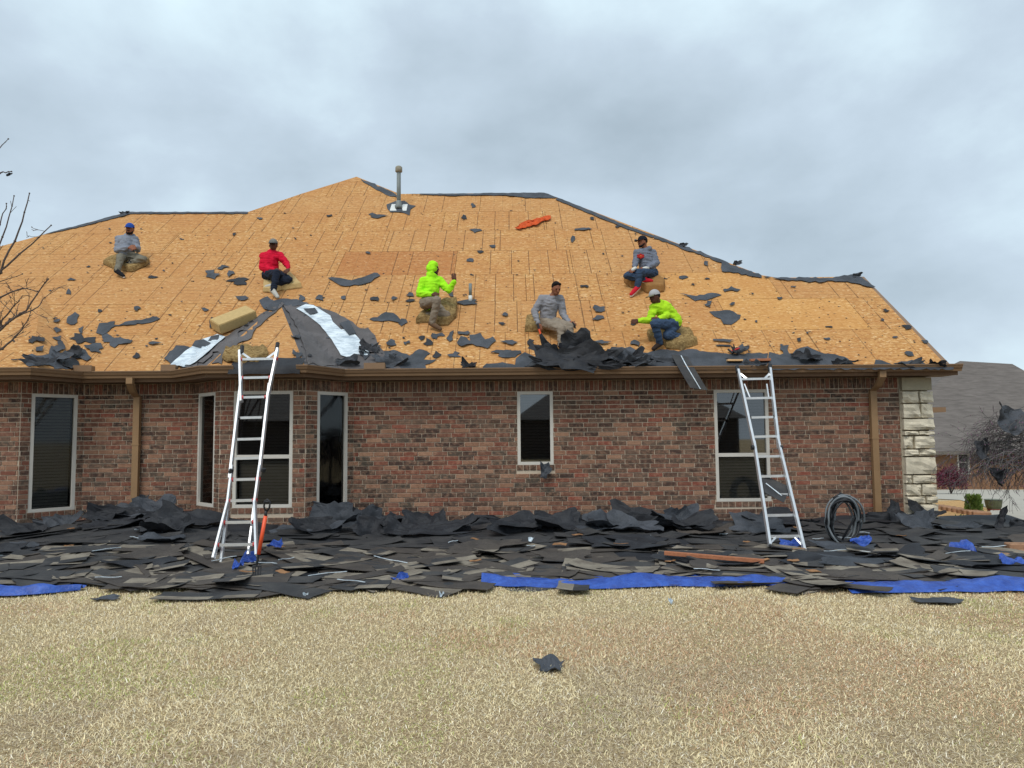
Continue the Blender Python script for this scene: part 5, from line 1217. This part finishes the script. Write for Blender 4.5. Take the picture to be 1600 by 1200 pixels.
def gwhere(x,y):
    px,py=PX((x,y,.1)); n=min(GL,key=lambda g:abs(g[0]-px))[1]; k=(y-front_y(x))/max(.5,wall_y(x)-front_y(x))
    return ('near the grass before ' if k<.18 else 'front half before ' if k<.4 else 'midway before ' if k<.62 else 'at the wall by ')+n
lab={'back':('dark torn shingle strip lying in the debris sheet on the ground','dark shingle strips strewn before the wall'),'tab':('shingle strip with grey tan granule tabs lying in the ground debris','shingle strips showing tan tabs before the wall'),'half':('narrow torn shingle strip lying in the ground debris','narrow shingle strips before the wall'),'full':('tan granule side up shingle lying in the ground debris','tan shingles lying face up before the wall')}
for me,kd,Mx,x,y in placed[:296]:
    o=bpy.data.objects.new('shingle',me); COL.objects.link(o); o.matrix_world=Mx; prop(o,{'back':'dark torn shingle ','tab':'shingle with tan tabs ','half':'narrow torn shingle ','full':'tan face up shingle '}[kd]+gwhere(x,y),'shingle',lab[kd][1])
if len(placed)>296:
    bm=bmesh.new()
    for me,kd,Mx,x,y in placed[296:]:
        n0=len(bm.verts); bm.from_mesh(me); bm.verts.ensure_lookup_table(); bmesh.ops.transform(bm,matrix=Mx,verts=bm.verts[n0:])
    prop(from_bm('shingle_pile',bm,None,[M['shingle_back'],M['shingle_tab']]),'layered pile of torn shingles farther back in the ground debris','shingles',kind='stuff')
# tall ragged felt sheets heaped against the wall: (centre px, top py, width px, label)
tall=[(20,822,70),(95,818,80),(140,823,60),(185,828,60),(225,812,60),(262,806,70),(300,818,60),(316,812,28),(335,832,50),(470,818,60),(492,808,50),(520,783,60),(545,795,50),(572,793,44),(598,812,50),(640,812,60),(680,808,46),(720,826,60),(775,806,60),(800,815,50),(830,818,46),(872,806,40),(900,816,60),(928,803,28),(960,825,50),(1000,815,40),(1030,804,50),(1078,804,34),(1110,830,50),(1160,813,56),(1200,825,60),(1250,826,60),(1278,818,34),(1345,800,46),(1375,800,50),(1405,802,60),(1432,812,50),(1470,820,54),(1500,830,60),(250,835,90),(660,830,80),(850,838,90),(1010,836,90),(1140,835,80),(1400,830,90),(560,825,90),(60,838,90),(430,842,50),(1300,838,60),(1230,840,70)]
for i,(px,py,wp) in enumerate(tall):
    if 1285<px<1350: continue
    Yd=wall_y(wx(px,12.0))-.32-random.uniform(0,.12)-(.45 if i>38 else 0)
    if 300<px<560: Yd=wall_y(wx(px,Yd))-.35-random.uniform(0,.1)
    tp_=P(px,py,Yd); bz=0.0 if px<1460 else -.1; hh=max(.2,tp_.z-bz); ww=wp*Yd/F*1.05
    tilt=R_(random.uniform(62,82)); c=Vector((tp_.x,Yd-hh*.12,bz+hh*.48))
    o=crumple('felt_sheet',c,(1,random.uniform(-.3,.3),random.uniform(-.2,.2)),(0,math.cos(tilt),math.sin(tilt)),ww*1.5,hh*1.24,1500+i,('felt_dark','felt')[i%2],.12,.03,jag=.12)
    prop(o,'ragged felt sheet '+('standing ' if i<39 else 'low ')+gwhere(tp_.x,Yd),'roofing felt','ragged felt sheets heaped along the wall')
# second tier of crumpled felt lying over the heap
for i in range(46):
    x=random.uniform(-8,7.6); wv=wall_y(x); y=wv-random.uniform(.55,1.5); px,_=PX((x,y,0))
    if abs(px-370)<45: continue
    if abs(px-1320)<48: continue
    z=mound(x,y)+.06; tilt=R_(random.uniform(5,42)); az=random.uniform(-.6,.6)
    o=crumple('felt_sheet',(x,y,z+.03),(math.cos(az),math.sin(az),random.uniform(-.2,.2)),(-math.sin(az)*math.cos(tilt),math.cos(az)*math.cos(tilt),math.sin(tilt)),random.uniform(.5,1.2),random.uniform(.3,.6),1700+i,'felt_dark' if i%3 else 'felt',.14,.045,jag=.13)
    prop(o,'crumpled black felt '+gwhere(x,y),'roofing felt','crumpled felt lying on the debris heap')
for i in range(40):
    x=random.uniform(-8,7.6); f_=front_y(x); wv=wall_y(x); k_=random.uniform(.12,.75); y=f_+(wv-f_)*k_; px,_=PX((x,y,0))
    if abs(px-372)<50 or abs(px-1232)<40: continue
    ii=int(round((x-gx[0])/.06)); jj=int(round((y-gy[0])/.06)); z=float(np.percentile(HG[max(0,jj-3):jj+4,max(0,ii-6):ii+7],70)); tilt=R_(random.uniform(0,14)); az=random.uniform(-.5,.5)
    o=crumple('felt_sheet',(x,y,z+.03),(math.cos(az),math.sin(az),random.uniform(-.05,.05)),(-math.sin(az)*math.cos(tilt),math.cos(az)*math.cos(tilt),math.sin(tilt)),random.uniform(.6,1.5),random.uniform(.25,.6),2100+i,('felt_dark','felt','shingle_brown','felt_dark')[i%4],.05,.022,jag=.12,th=.006)
    prop(o,'low felt sheet '+gwhere(x,y),'roofing felt','flat felt sheets lying over the shingles')
# special singles on the ground
def lay_shingle(px,py,kd,rot,lb,z=.012,sc_=1):
    me=next(s for s in SV if s[3]==kd)[0]; p=PG(px,py); o=bpy.data.objects.new('shingle',me); COL.objects.link(o); o.location=(p.x,p.y,z+float(0)); o.rotation_euler=(random.uniform(-.04,.04),0,rot); o.scale=(sc_,)*3; prop(o,lb,'shingle'); return o
lay_shingle(325,936,'tab',.05,'long flat shingle lying alone on the grass in front of the debris',.03)
o=crumple('felt_scrap',PG(858,1046)+Vector((0,0,.03)),(1,.1,0),(-.1,1,.12),.21,.26,31,'felt',.02,.02,jag=.2,rings=5,spokes=24,th=.004); prop(o,'dark felt scrap lying alone in the middle of the lawn','felt scrap')
o=crumple('felt_scrap',PG(1465,943)+Vector((0,0,.03)),(1,-.12,0),(.1,1,.05),.5,.25,32,'felt',.01,.01,jag=.15,rings=5,spokes=24,th=.004); prop(o,'long dark felt scrap on the grass in front of the blue tarp','felt scrap')
o=crumple('felt_scrap',PG(166,939)+Vector((0,0,.03)),(1,.1,0),(-.1,1,.05),.28,.16,33,'felt',.01,.01,jag=.2,rings=4,spokes=20,th=.004); prop(o,'small dark felt scrap on the grass at the far left','felt scrap')
beam('wood_board',P(1038,864,9.05),P(1194,877,8.75),.06,.045,'redwood','long reddish wooden stick lying across the shingle debris','board')
# pale litter
for i,(px,py) in enumerate([(830,843),(672,909),(1048,940),(478,930),(690,930)]):
    o=crumple('litter_scrap',PG(px,py,.2 if py<860 else .03),(1,.2,.1),(0,1,.5),.10 if py<860 else .05,.08,50+i,'foil',.02,.02,rings=3,spokes=12,th=.002); prop(o,['crumpled white scrap on the black felt near the wall','white scrap on the shingles left of the tarp','tiny white scrap on the grass before the tarp','tiny white scrap at the front edge of the shingles','white scrap at the grass edge near the tarp corner'][i],'litter')
rd=random.Random(21)
M['chip']=simple('chip',lin(150,112,80),.85,.15,var=.3,scale=14)
for i in range(46):
    x=rd.uniform(-7.6,7.3); f_=front_y(x); wv=wall_y(x); y=f_+(wv-f_)*rd.uniform(.05,.7); ii=int(round((x-gx[0])/.06)); jj=int(round((y-gy[0])/.06)); z=float(HG[max(0,jj-2):jj+3,max(0,ii-3):ii+4].max())+.02; a=rd.gauss(0,.5); L_=rd.uniform(.12,.5) if i<26 else rd.uniform(.08,.22); W_=rd.uniform(.008,.018) if i<26 else rd.uniform(.03,.09)
    bm=bmesh.new(); m=4; rg=[[bm.verts.new((u/m*L_-L_/2+rd.uniform(-.006,.006),s_*W_/2+.004*math.sin(u*1.3+i),.004*math.sin(u*1.7+i)+q)) for s_,q in ((-1,0),(1,0),(1,.006),(-1,.006))] for u in range(m+1)]
    for p_,q_ in zip(rg[:-1],rg[1:]):
        for j in range(4): bm.faces.new((p_[j],p_[(j+1)%4],q_[(j+1)%4],q_[j]))
    bm.faces.new(rg[0]); bm.faces.new(rg[-1][::-1]); bmesh.ops.recalc_face_normals(bm,faces=bm.faces)
    o=from_bm('seal_strip' if i<26 else 'wood_chip',bm,None,M['foil' if i<26 else 'chip']); o.location=(x,y,z); o.rotation_euler=(rd.gauss(0,.1),rd.gauss(0,.06),a)
    prop(o,('thin pale seal strip ' if i<26 else 'small brown wood chip ')+gwhere(x,y),'strip' if i<26 else 'wood chip','pale seal strips among the shingles' if i<26 else 'wood chips among the shingles')
# tarp
def tarp(lb,x0,x1,yf,yb,seed):
    nx_=int((x1-x0)/.05); ny_=20; V=[];Fs=[]
    for j in range(ny_+1):
        for i in range(nx_+1):
            x=x0+(x1-x0)*i/nx_; f_=yf(x)+(.34*math.exp(-(x-x0)/.5) if seed==1 else 0)+(.3*math.exp(-(x1-x)/.4) if seed==3 else 0)+.09*noise.noise(Vector((x*1.5,seed,0)))+.05*noise.noise(Vector((x*4,seed,0))); k=j/ny_; y=f_+(yb-f_)*k
            r=noise.noise(Vector((x*1.6+y*3,y*7-x*1.5,seed)))+.6*noise.noise(Vector((x*4.1-y*3,y*13,seed+4))); roll=math.exp(-((k-.22)/.16)**2)*(.045+.07*noise.noise(Vector((x*1.1,seed,7))))
            z=.012+roll+(abs(r)**.7)*.06*(1 if k>.04 else .1)
            V.append((x,y,max(.006,z)))
    for j in range(ny_):
        for i in range(nx_): a=j*(nx_+1)+i; Fs.append((a,a+1,a+nx_+2,a+nx_+1))
    o=from_py('tarpaulin',V,Fs,None,M['tarp'],True); prop(o,lb,'tarpaulin')
tarp('long blue tarpaulin edge in front of the shingles, middle of the lawn',PG(752,915).x,PG(1292,925).x,lambda x:PG(800,926-5*math.sin((x+.4)*.35)).y,8.75,1)
tarp('blue tarpaulin edge in front of the debris at the right',PG(1322,925).x,8.6,lambda x:PG(800,930).y-.03*x,8.6,2)
tarp('blue tarpaulin corner under the shingles at the far left',-7.6,PG(126,925).x,lambda x:PG(800,929).y,8.1,3)
def tpatch(lb,px,py,w_,h_,sd_,z=.12):
    o=crumple('tarpaulin_fold',PG(px,py,z)+Vector((0,0,.02)),(1,.1,.1),(0,1,.45),w_*.72,h_*.75,sd_,'tarp',.04,.03,rings=8,spokes=30,jag=.08); prop(o,lb,'tarpaulin')
tpatch('blue tarp fold poking out at the foot of the fork',388,876,.30,.3,61); tpatch('blue tarp fold poking out under the left ladder',372,885,.2,.2,62); tpatch('blue tarp fold showing right of the fork',430,853,.3,.2,63,.25); tpatch('blue tarp fold under the feet of the right ladder',1235,852,.5,.35,64,.14); tpatch('blue tarp fold below the hose coil',1345,848,.4,.25,65,.25); tpatch('blue tarp patch among shingles near the stone corner',1507,862,.45,.5,66,.12); tpatch('blue tarp fold at the right edge of the frame',1585,882,.5,.4,67,.1); tpatch('small blue tarp patch in the shingles left of centre',625,907,.3,.15,68,.05)
# ------------------------------------------------------------------ right side : garden, neighbour
def tz(x,y): return float(ground_h(x,y))
# landscape blocks
M['paver']=simple('paver',lin(160,124,98),.9,.1,var=.25,scale=10,bump=.01)
me=None
bl=[(1572,868,9.6,0,.1),(1600,872,9.5,0,.1),(1560,880,9.3,-.0,.1),(1592,856,9.7,.1,.1),(1625,866,9.6,0,.1)]
for i,(px,py,Yd,_,h_) in enumerate(bl):
    p=P(px,py,Yd); bm=bmesh.new(); bx(bm,-.14,.14,-.09,.09,0,.11); bmesh.ops.bevel(bm,geom=bm.edges[:],offset=.012,segments=1,affect='EDGES'); o=from_bm('landscape_block',bm,None,M['paver']); o.location=(p.x,p.y,max(0,p.z-.05)); o.rotation_euler=(0,0,random.uniform(-.3,.3)); prop(o,'tan landscape edging block at the right end of the debris','block','landscape blocks at the right end')
for i in range(9):
    q=g2(1466+i*8.5,796+i*1.6); bm=bmesh.new(); bx(bm,-.16,.16,-.09,.09,-.05,.12); bmesh.ops.bevel(bm,geom=bm.edges[:],offset=.015,segments=1,affect='EDGES'); o=from_bm('edging_stone',bm,None,M['paver']); o.location=(q[0],q[1],tz(*q)); o.rotation_euler=(0,0,-.3+random.uniform(-.1,.1)); prop(o,'reddish edging stone along the planting bed beyond the stone corner','edging stone','edging stones of the far planting bed')
# leaf shrubs
def leafmat(name,c1,c2):
    t=MT(name,.7,.25); r=t.n('ObjectInfo'); v=t.geo(); n=t.noise(v,9,3,.6); t.col(t.ramp(n,[(.3,c1),(.7,c2)])); return t.m
M['maroon_leaf']=leafmat('maroon_leaf',lin(70,30,44),lin(124,62,78)); M['green_leaf']=leafmat('green_leaf',lin(60,84,34),lin(126,148,70)); M['bud_purple']=leafmat('bud_purple',lin(110,60,96),lin(168,104,150)); M['bark']=simple('bark',lin(92,82,78),.9,.1,var=.25,scale=30); M['bark_pale']=simple('bark_pale',lin(104,100,98),.9,.1,var=.25,scale=30)
def bush(lb,base,w_,h_,mat,n,ls,upright=False,name='shrub'):
    root=empty(name,base); prop(root,lb,'shrub'); bm=bmesh.new(); st=bmesh.new(); rd=random.Random(int(w_*1000)+n)
    for i in range(n):
        if upright:
            a=rd.uniform(0,6.28); r=w_/2*math.sqrt(rd.random()); zz=h_*rd.uniform(.1,1); p=Vector((r*math.cos(a)*(1-.25*zz/h_),r*math.sin(a)*(1-.25*zz/h_),zz)); d_=Vector((math.cos(a)*.5,math.sin(a)*.5,1)).normalized()
        else:
            th,ph=rd.uniform(0,6.28),math.acos(rd.uniform(-.6,1)); r=rd.uniform(.55,1.05)*(1+.2*math.sin(3*th+ph*2)); p=Vector((w_/2*r*math.sin(ph)*math.cos(th),w_/2*r*math.sin(ph)*math.sin(th),h_*.5+h_*.5*r*math.cos(ph))); d_=Vector((rd.gauss(0,1),rd.gauss(0,1),rd.gauss(.4,1))).normalized()
        s_=d_.cross(Vector((rd.gauss(0,1),rd.gauss(0,1),rd.gauss(0,1)))).normalized(); l_=ls*rd.uniform(.6,1.3); q=[p,p+d_*l_*.5+s_*l_*.22,p+d_*l_,p+d_*l_*.5-s_*l_*.22]
        bm.faces.new([bm.verts.new(Vector(base)+v) for v in q])
    for i in range(14):
        a=rd.uniform(0,6.28); r=w_*.4*rd.random(); tube(st,[Vector(base),Vector(base)+Vector((r*math.cos(a)*.6,r*math.sin(a)*.6,h_*.45)),Vector(base)+Vector((r*math.cos(a),r*math.sin(a),h_*.85))],[.02,.014,.006],5)
    from_bm('foliage',bm,root,M[mat]); from_bm('stems',st,root,M['bark']); return root
q=g2(1486,772); bush('round maroon leaved shrub in front of the neighbour house',(q[0],q[1],tz(*q)),1.25,1.3,'maroon_leaf',3000,.11)
q=g2(1522,805); bush('bright green upright bushy plant in the bed',(q[0],q[1],tz(*q)),.34,.40,'green_leaf',1500,.07,True)
q=g2(1505,818); bush('low sprawling green plant near the stone corner',(q[0],q[1],tz(*q)),.3,.12,'green_leaf',250,.07)
# pot
q=g2(1553,798); pb=Vector((q[0],q[1],tz(*q))); pt=empty('plant_pot',pb); prop(pt,'dark olive round flower pot under the tangled bare shrub','flower pot')
bm=bmesh.new(); tube(bm,[pb+Vector((0,0,z)) for z in (0,.02,.10,.22,.26,.27,.24)],[.10,.13,.17,.19,.19,.21,.15],16); from_bm('pot_body',bm,pt,simple('pot',lin(86,88,62),.5,.4)); bm=bmesh.new(); tube(bm,[pb+Vector((0,0,-.02)),pb+Vector((0,0,.05))],[.14,.15],16); from_bm('pot_saucer',bm,pt,simple('saucer',lin(120,60,48),.6,.3))
# bare trees : recursive twigs
def twigs(bm,p,d_,ln,r,depth,rd,spread,droop,buds=None,minr=.0022,kids=(2,4)):
    pts=[p]; rad=[r]; n=4; q=p.copy(); dd=d_.copy()
    for i in range(n):
        dd=(dd+Vector((rd.gauss(0,.10),rd.gauss(0,.10),rd.gauss(0,.10)-droop))).normalized(); q=q+dd*ln/n; pts.append(q.copy()); rad.append(max(minr,r*(1-.5*(i+1)/n)))
    tube(bm,pts,rad,5 if r<.012 else 7,depth<=0)
    if buds is not None and depth<=1:
        for _ in range(buds[1]):
            c=pts[rd.randint(1,n)]; 
            for _ in range(3):
                a=Vector((rd.gauss(0,1),rd.gauss(0,1),rd.gauss(0,1))).normalized(); b=a.cross(Vector((0,0,1))).normalized() if abs(a.z)<.9 else Vector((1,0,0)); s_=buds[2]
                buds[0].faces.new([buds[0].verts.new(c+v) for v in (b*s_*.4,a*s_,-b*s_*.4)])
    if depth<=0: return
    for _ in range(rd.randint(*kids)):
        i=rd.randint(1,n); ax=Vector((rd.gauss(0,1),rd.gauss(0,1)*.8,rd.gauss(0,1))).normalized(); nd=(dd+ax*spread).normalized()
        twigs(bm,pts[i],nd,ln*rd.uniform(.5,.8),max(minr,rad[i]*.66),depth-1,rd,spread,droop,buds,minr,kids)
TY=7.6
tr=empty('bare_tree',P(-110,905,TY)*1.0); tr.location.z=0; prop(tr,'leafless young tree at the left edge with branches crossing the roof','tree')
rd=random.Random(11); tb=Vector(tr.location)
bm=bmesh.new(); tube(bm,[tb,tb+Vector((.02,0,.6)),tb+Vector((.0,.05,1.4)),tb+Vector((.08,0,2.3)),P(-70,330,TY),P(-50,180,TY)],[.07,.06,.052,.04,.028,.014],10); from_bm('trunk',bm,tr,M['bark'],True)
def branch(pts,r,kids,seed,sub=.16):
    rd=random.Random(seed); bm=bmesh.new(); P3=[P(x,y,TY+dy_) for x,y,dy_ in pts]; n=len(P3); rads=[max(.003,r*(1-.72*i/(n-1))) for i in range(n)]
    dense=[];dr=[]
    for i in range(n-1):
        for q in range(4): k=q/4; dense.append(P3[i].lerp(P3[i+1],k)+Vector((rd.gauss(0,.004),rd.gauss(0,.004),rd.gauss(0,.004)))); dr.append(rads[i]+(rads[i+1]-rads[i])*k)
    dense.append(P3[-1]); dr.append(rads[-1]); tube(bm,dense,dr,6)
    dirn=(P3[-1]-P3[0]).normalized()
    for _ in range(kids):
        i=rd.randint(1,len(dense)-1); sd2=(dirn*.8+Vector((rd.gauss(0,.5),rd.gauss(0,.4),rd.gauss(.15,.5)))).normalized(); twigs(bm,dense[i],sd2,rd.uniform(.5,1.2)*sub,max(.003,dr[i]*.55),2 if kids>4 else 1,rd,.6,0,None,.0025,(1,2))
    for i in range(2,len(dense)-1,3):   # buds
        bmesh.ops.create_icosphere(bm,subdivisions=1,radius=dr[i]*1.7,matrix=Matrix.Translation(dense[i]))
    bmesh.ops.create_icosphere(bm,subdivisions=1,radius=.009,matrix=Matrix.Translation(dense[-1]))
    from_bm('branch',bm,tr,M['bark'],True)
for i,(pts,r,kd_) in enumerate([([(-90,560,0),(-40,480,0),(0,425,0),(30,360,0),(46,302,0)],.017,3),([(-80,520,0),(-20,440,.1),(5,370,.1),(22,306,.1)],.014,3),([(-90,600,0),(-30,470,0),(0,424,0),(40,390,0),(80,352,0)],.016,5),([(-60,420,0),(-15,385,0),(0,350,0),(10,318,0)],.012,2),([(-80,620,0),(-30,480,0),(0,463,0),(35,450,0),(58,455,0)],.014,3),([(-80,640,0),(-20,535,0),(10,505,0),(40,485,0),(75,436,0)],.018,9),([(-80,640,0),(-30,560,0),(5,545,0),(30,520,0),(44,500,0)],.016,8),([(-90,300,0),(-40,260,0),(-5,236,0),(13,217,0)],.010,1),([(-70,330,0),(-30,285,0),(0,270,0),(18,268,0)],.014,0),([(-60,700,0),(-30,590,0),(0,505,.1),(20,480,.1),(30,470,.1)],.014,8),([(-60,470,0),(-20,450,0),(0,440,0),(35,428,0)],.009,2),([(-60,560,0),(-10,520,0),(15,500,0),(60,480,0),(70,465,.1)],.012,9)]): branch(pts,r,kd_,300+i)
o=crumple('dead_leaf',P(15,272,TY),(1,.1,.3),(.2,.3,1),.07,.05,71,'felt_dark',.01,.01,rings=3,spokes=10); prop(o,'withered dark leaf at the tip of a high left branch','leaf')
# tangled weeping shrub at the right
SY=11.5
sb=P(1625,850,SY); sb.z=0; sh=empty('weeping_redbud',sb); prop(sh,'tangled bare weeping shrub with purple buds at the right edge','shrub'); rd=random.Random(5)
bt=bmesh.new(); bm=bmesh.new(); bb=bmesh.new(); c=P(1605,672,SY)
tube(bt,[sb,sb+Vector((-.05,0,.6)),sb+Vector((.05,.05,1.1)),c],[.06,.05,.045,.03],8); from_bm('trunk',bt,sh,M['bark_pale'],True)
for i in range(130):
    a=rd.uniform(0,6.28); d_=Vector((math.cos(a),math.sin(a)*.7,rd.uniform(-.1,.7))).normalized(); twigs(bm,c+Vector((rd.uniform(-.3,.3),rd.uniform(-.2,.2),rd.uniform(-.65,.15))),d_,rd.uniform(.35,.75),rd.uniform(.006,.012),3,rd,.75,.13,[bb,1,.015],.0022,(2,3))
from_bm('branches',bm,sh,M['bark_pale'],False); from_bm('buds',bb,sh,M['bud_purple'])
for i,(px,py,w_,h_,lb) in enumerate([(1578,655,.62,.5,'large black felt sheet snagged on top of the tangled shrub'),(1535,705,.3,.42,'twisted black felt scrap snagged in the left side of the shrub'),(1560,745,.25,.3,'small black felt scrap deep in the tangled shrub'),(1588,825,.45,.3,'black felt scrap lying at the foot of the tangled shrub'),(1562,815,.22,.45,'pointed upright felt scrap right of the flower pot')]):
    o=crumple('felt_scrap',P(px,py,SY-.35),(1,.2,-.2),(.2,.3,1),w_,h_,1900+i,'felt_dark' if i else 'felt',.10,.04,jag=.13); prop(o,lb,'felt scrap')
# neighbour house
NY=46
nz=tz(20,NY); nb=empty('neighbour_house',(27,NY,nz)); prop(nb,'neighbour house with large grey hipped shingle roof beyond the driveway','house')
M['nb_roof']=simple('nb_roof',lin(108,102,98),.95,.1,var=.22,scale=1.2,bump=.02,sc=(1,1,7)); M['nb_brick']=simple('nb_brick',lin(134,104,82),.9,.1,var=.4,scale=7,bump=.01,sc=(1,1,3))
xl_n=P(1440,740,NY).x-3; xr_n=xl_n+17; ez=P(1500,705,NY-.6).z
ap=P(1500,564,NY+7.5); ap_r=Vector((xr_n-3,ap.y,ap.z-.25))
win_x0,win_x1=P(1496,724,NY).x,P(1515,724,NY).x; wz0,wz1=P(1505,741,NY).z,P(1505,708,NY).z
bm=bmesh.new(); us=[xl_n,win_x0,win_x1,xr_n]; zs=[nz-.3,wz0,wz1,ez]
for i in range(3):
    for j in range(3):
        if i==1 and j==1: continue
        bx(bm,us[i],us[i+1],NY,NY+.2,zs[j],zs[j+1])
bx(bm,xl_n,xl_n+.2,NY+.2,NY+14,nz-.3,ez); bx(bm,xr_n-.2,xr_n,NY+.2,NY+14,nz-.3,ez)
from_bm('wall',bm,nb,M['nb_brick'])
V=[(xl_n-.5,NY-.6,ez),(xr_n+.5,NY-.6,ez),(xr_n+.5,NY+15,ez),(xl_n-.5,NY+15,ez),tuple(ap),tuple(ap_r)]
from_py('roof',V,[(0,1,5,4),(1,2,5),(2,3,4,5),(3,0,4)],nb,M['nb_roof'])
bm=bmesh.new(); bx(bm,xl_n-.5,xr_n+.5,NY-.62,NY-.5,ez-.2,ez-.01); from_bm('fascia',bm,nb,simple('nb_fascia',lin(110,104,96),.7,.2))
bm=bmesh.new(); t_=.09
for (a,b,c_,d_) in ((win_x0,win_x0+t_,wz0,wz1),(win_x1-t_,win_x1,wz0,wz1),(win_x0+t_,win_x1-t_,wz0,wz0+t_),(win_x0+t_,win_x1-t_,wz1-t_,wz1),(win_x0+t_,win_x1-t_,(wz0+wz1)/2+.05,(wz0+wz1)/2+.12)): bx(bm,a,b,NY-.02,NY+.1,c_,d_)
wf=from_bm('window',bm,nb,M['frame']); bm=bmesh.new(); bx(bm,win_x0+t_,win_x1-t_,NY+.05,NY+.07,wz0,wz1); from_bm('pane',bm,wf,M['screen'])
# houses across the street behind the photographer (seen only as reflections)
for i,(hx,hy,ww) in enumerate([(-14,-24,13),(8,-26,15)]):
    ob=empty('street_house',(hx,hy,0)); prop(ob,['brick house with gable roof behind the viewer to the left','brick house with gable roof behind the viewer to the right'][i],'house')
    bm=bmesh.new(); bx(bm,hx-ww/2,hx+ww/2,hy-9,hy,-.2,2.7); from_bm('wall',bm,ob,simple('street_brick',lin(64,56,52),.9,.1))
    from_py('roof',[(hx-ww/2-.5,hy+.5,2.7),(hx+ww/2+.5,hy+.5,2.7),(hx+ww/2+.5,hy-9.5,2.7),(hx-ww/2-.5,hy-9.5,2.7),(hx-ww/2+4,hy-4.5,6),(hx+ww/2-4,hy-4.5,6)],[(0,1,5,4),(1,2,5),(2,3,4,5),(3,0,4)],ob,M['nb_roof'])
print('objects',len(bpy.data.objects),'tris',sum(len(m.polygons) for m in bpy.data.meshes))
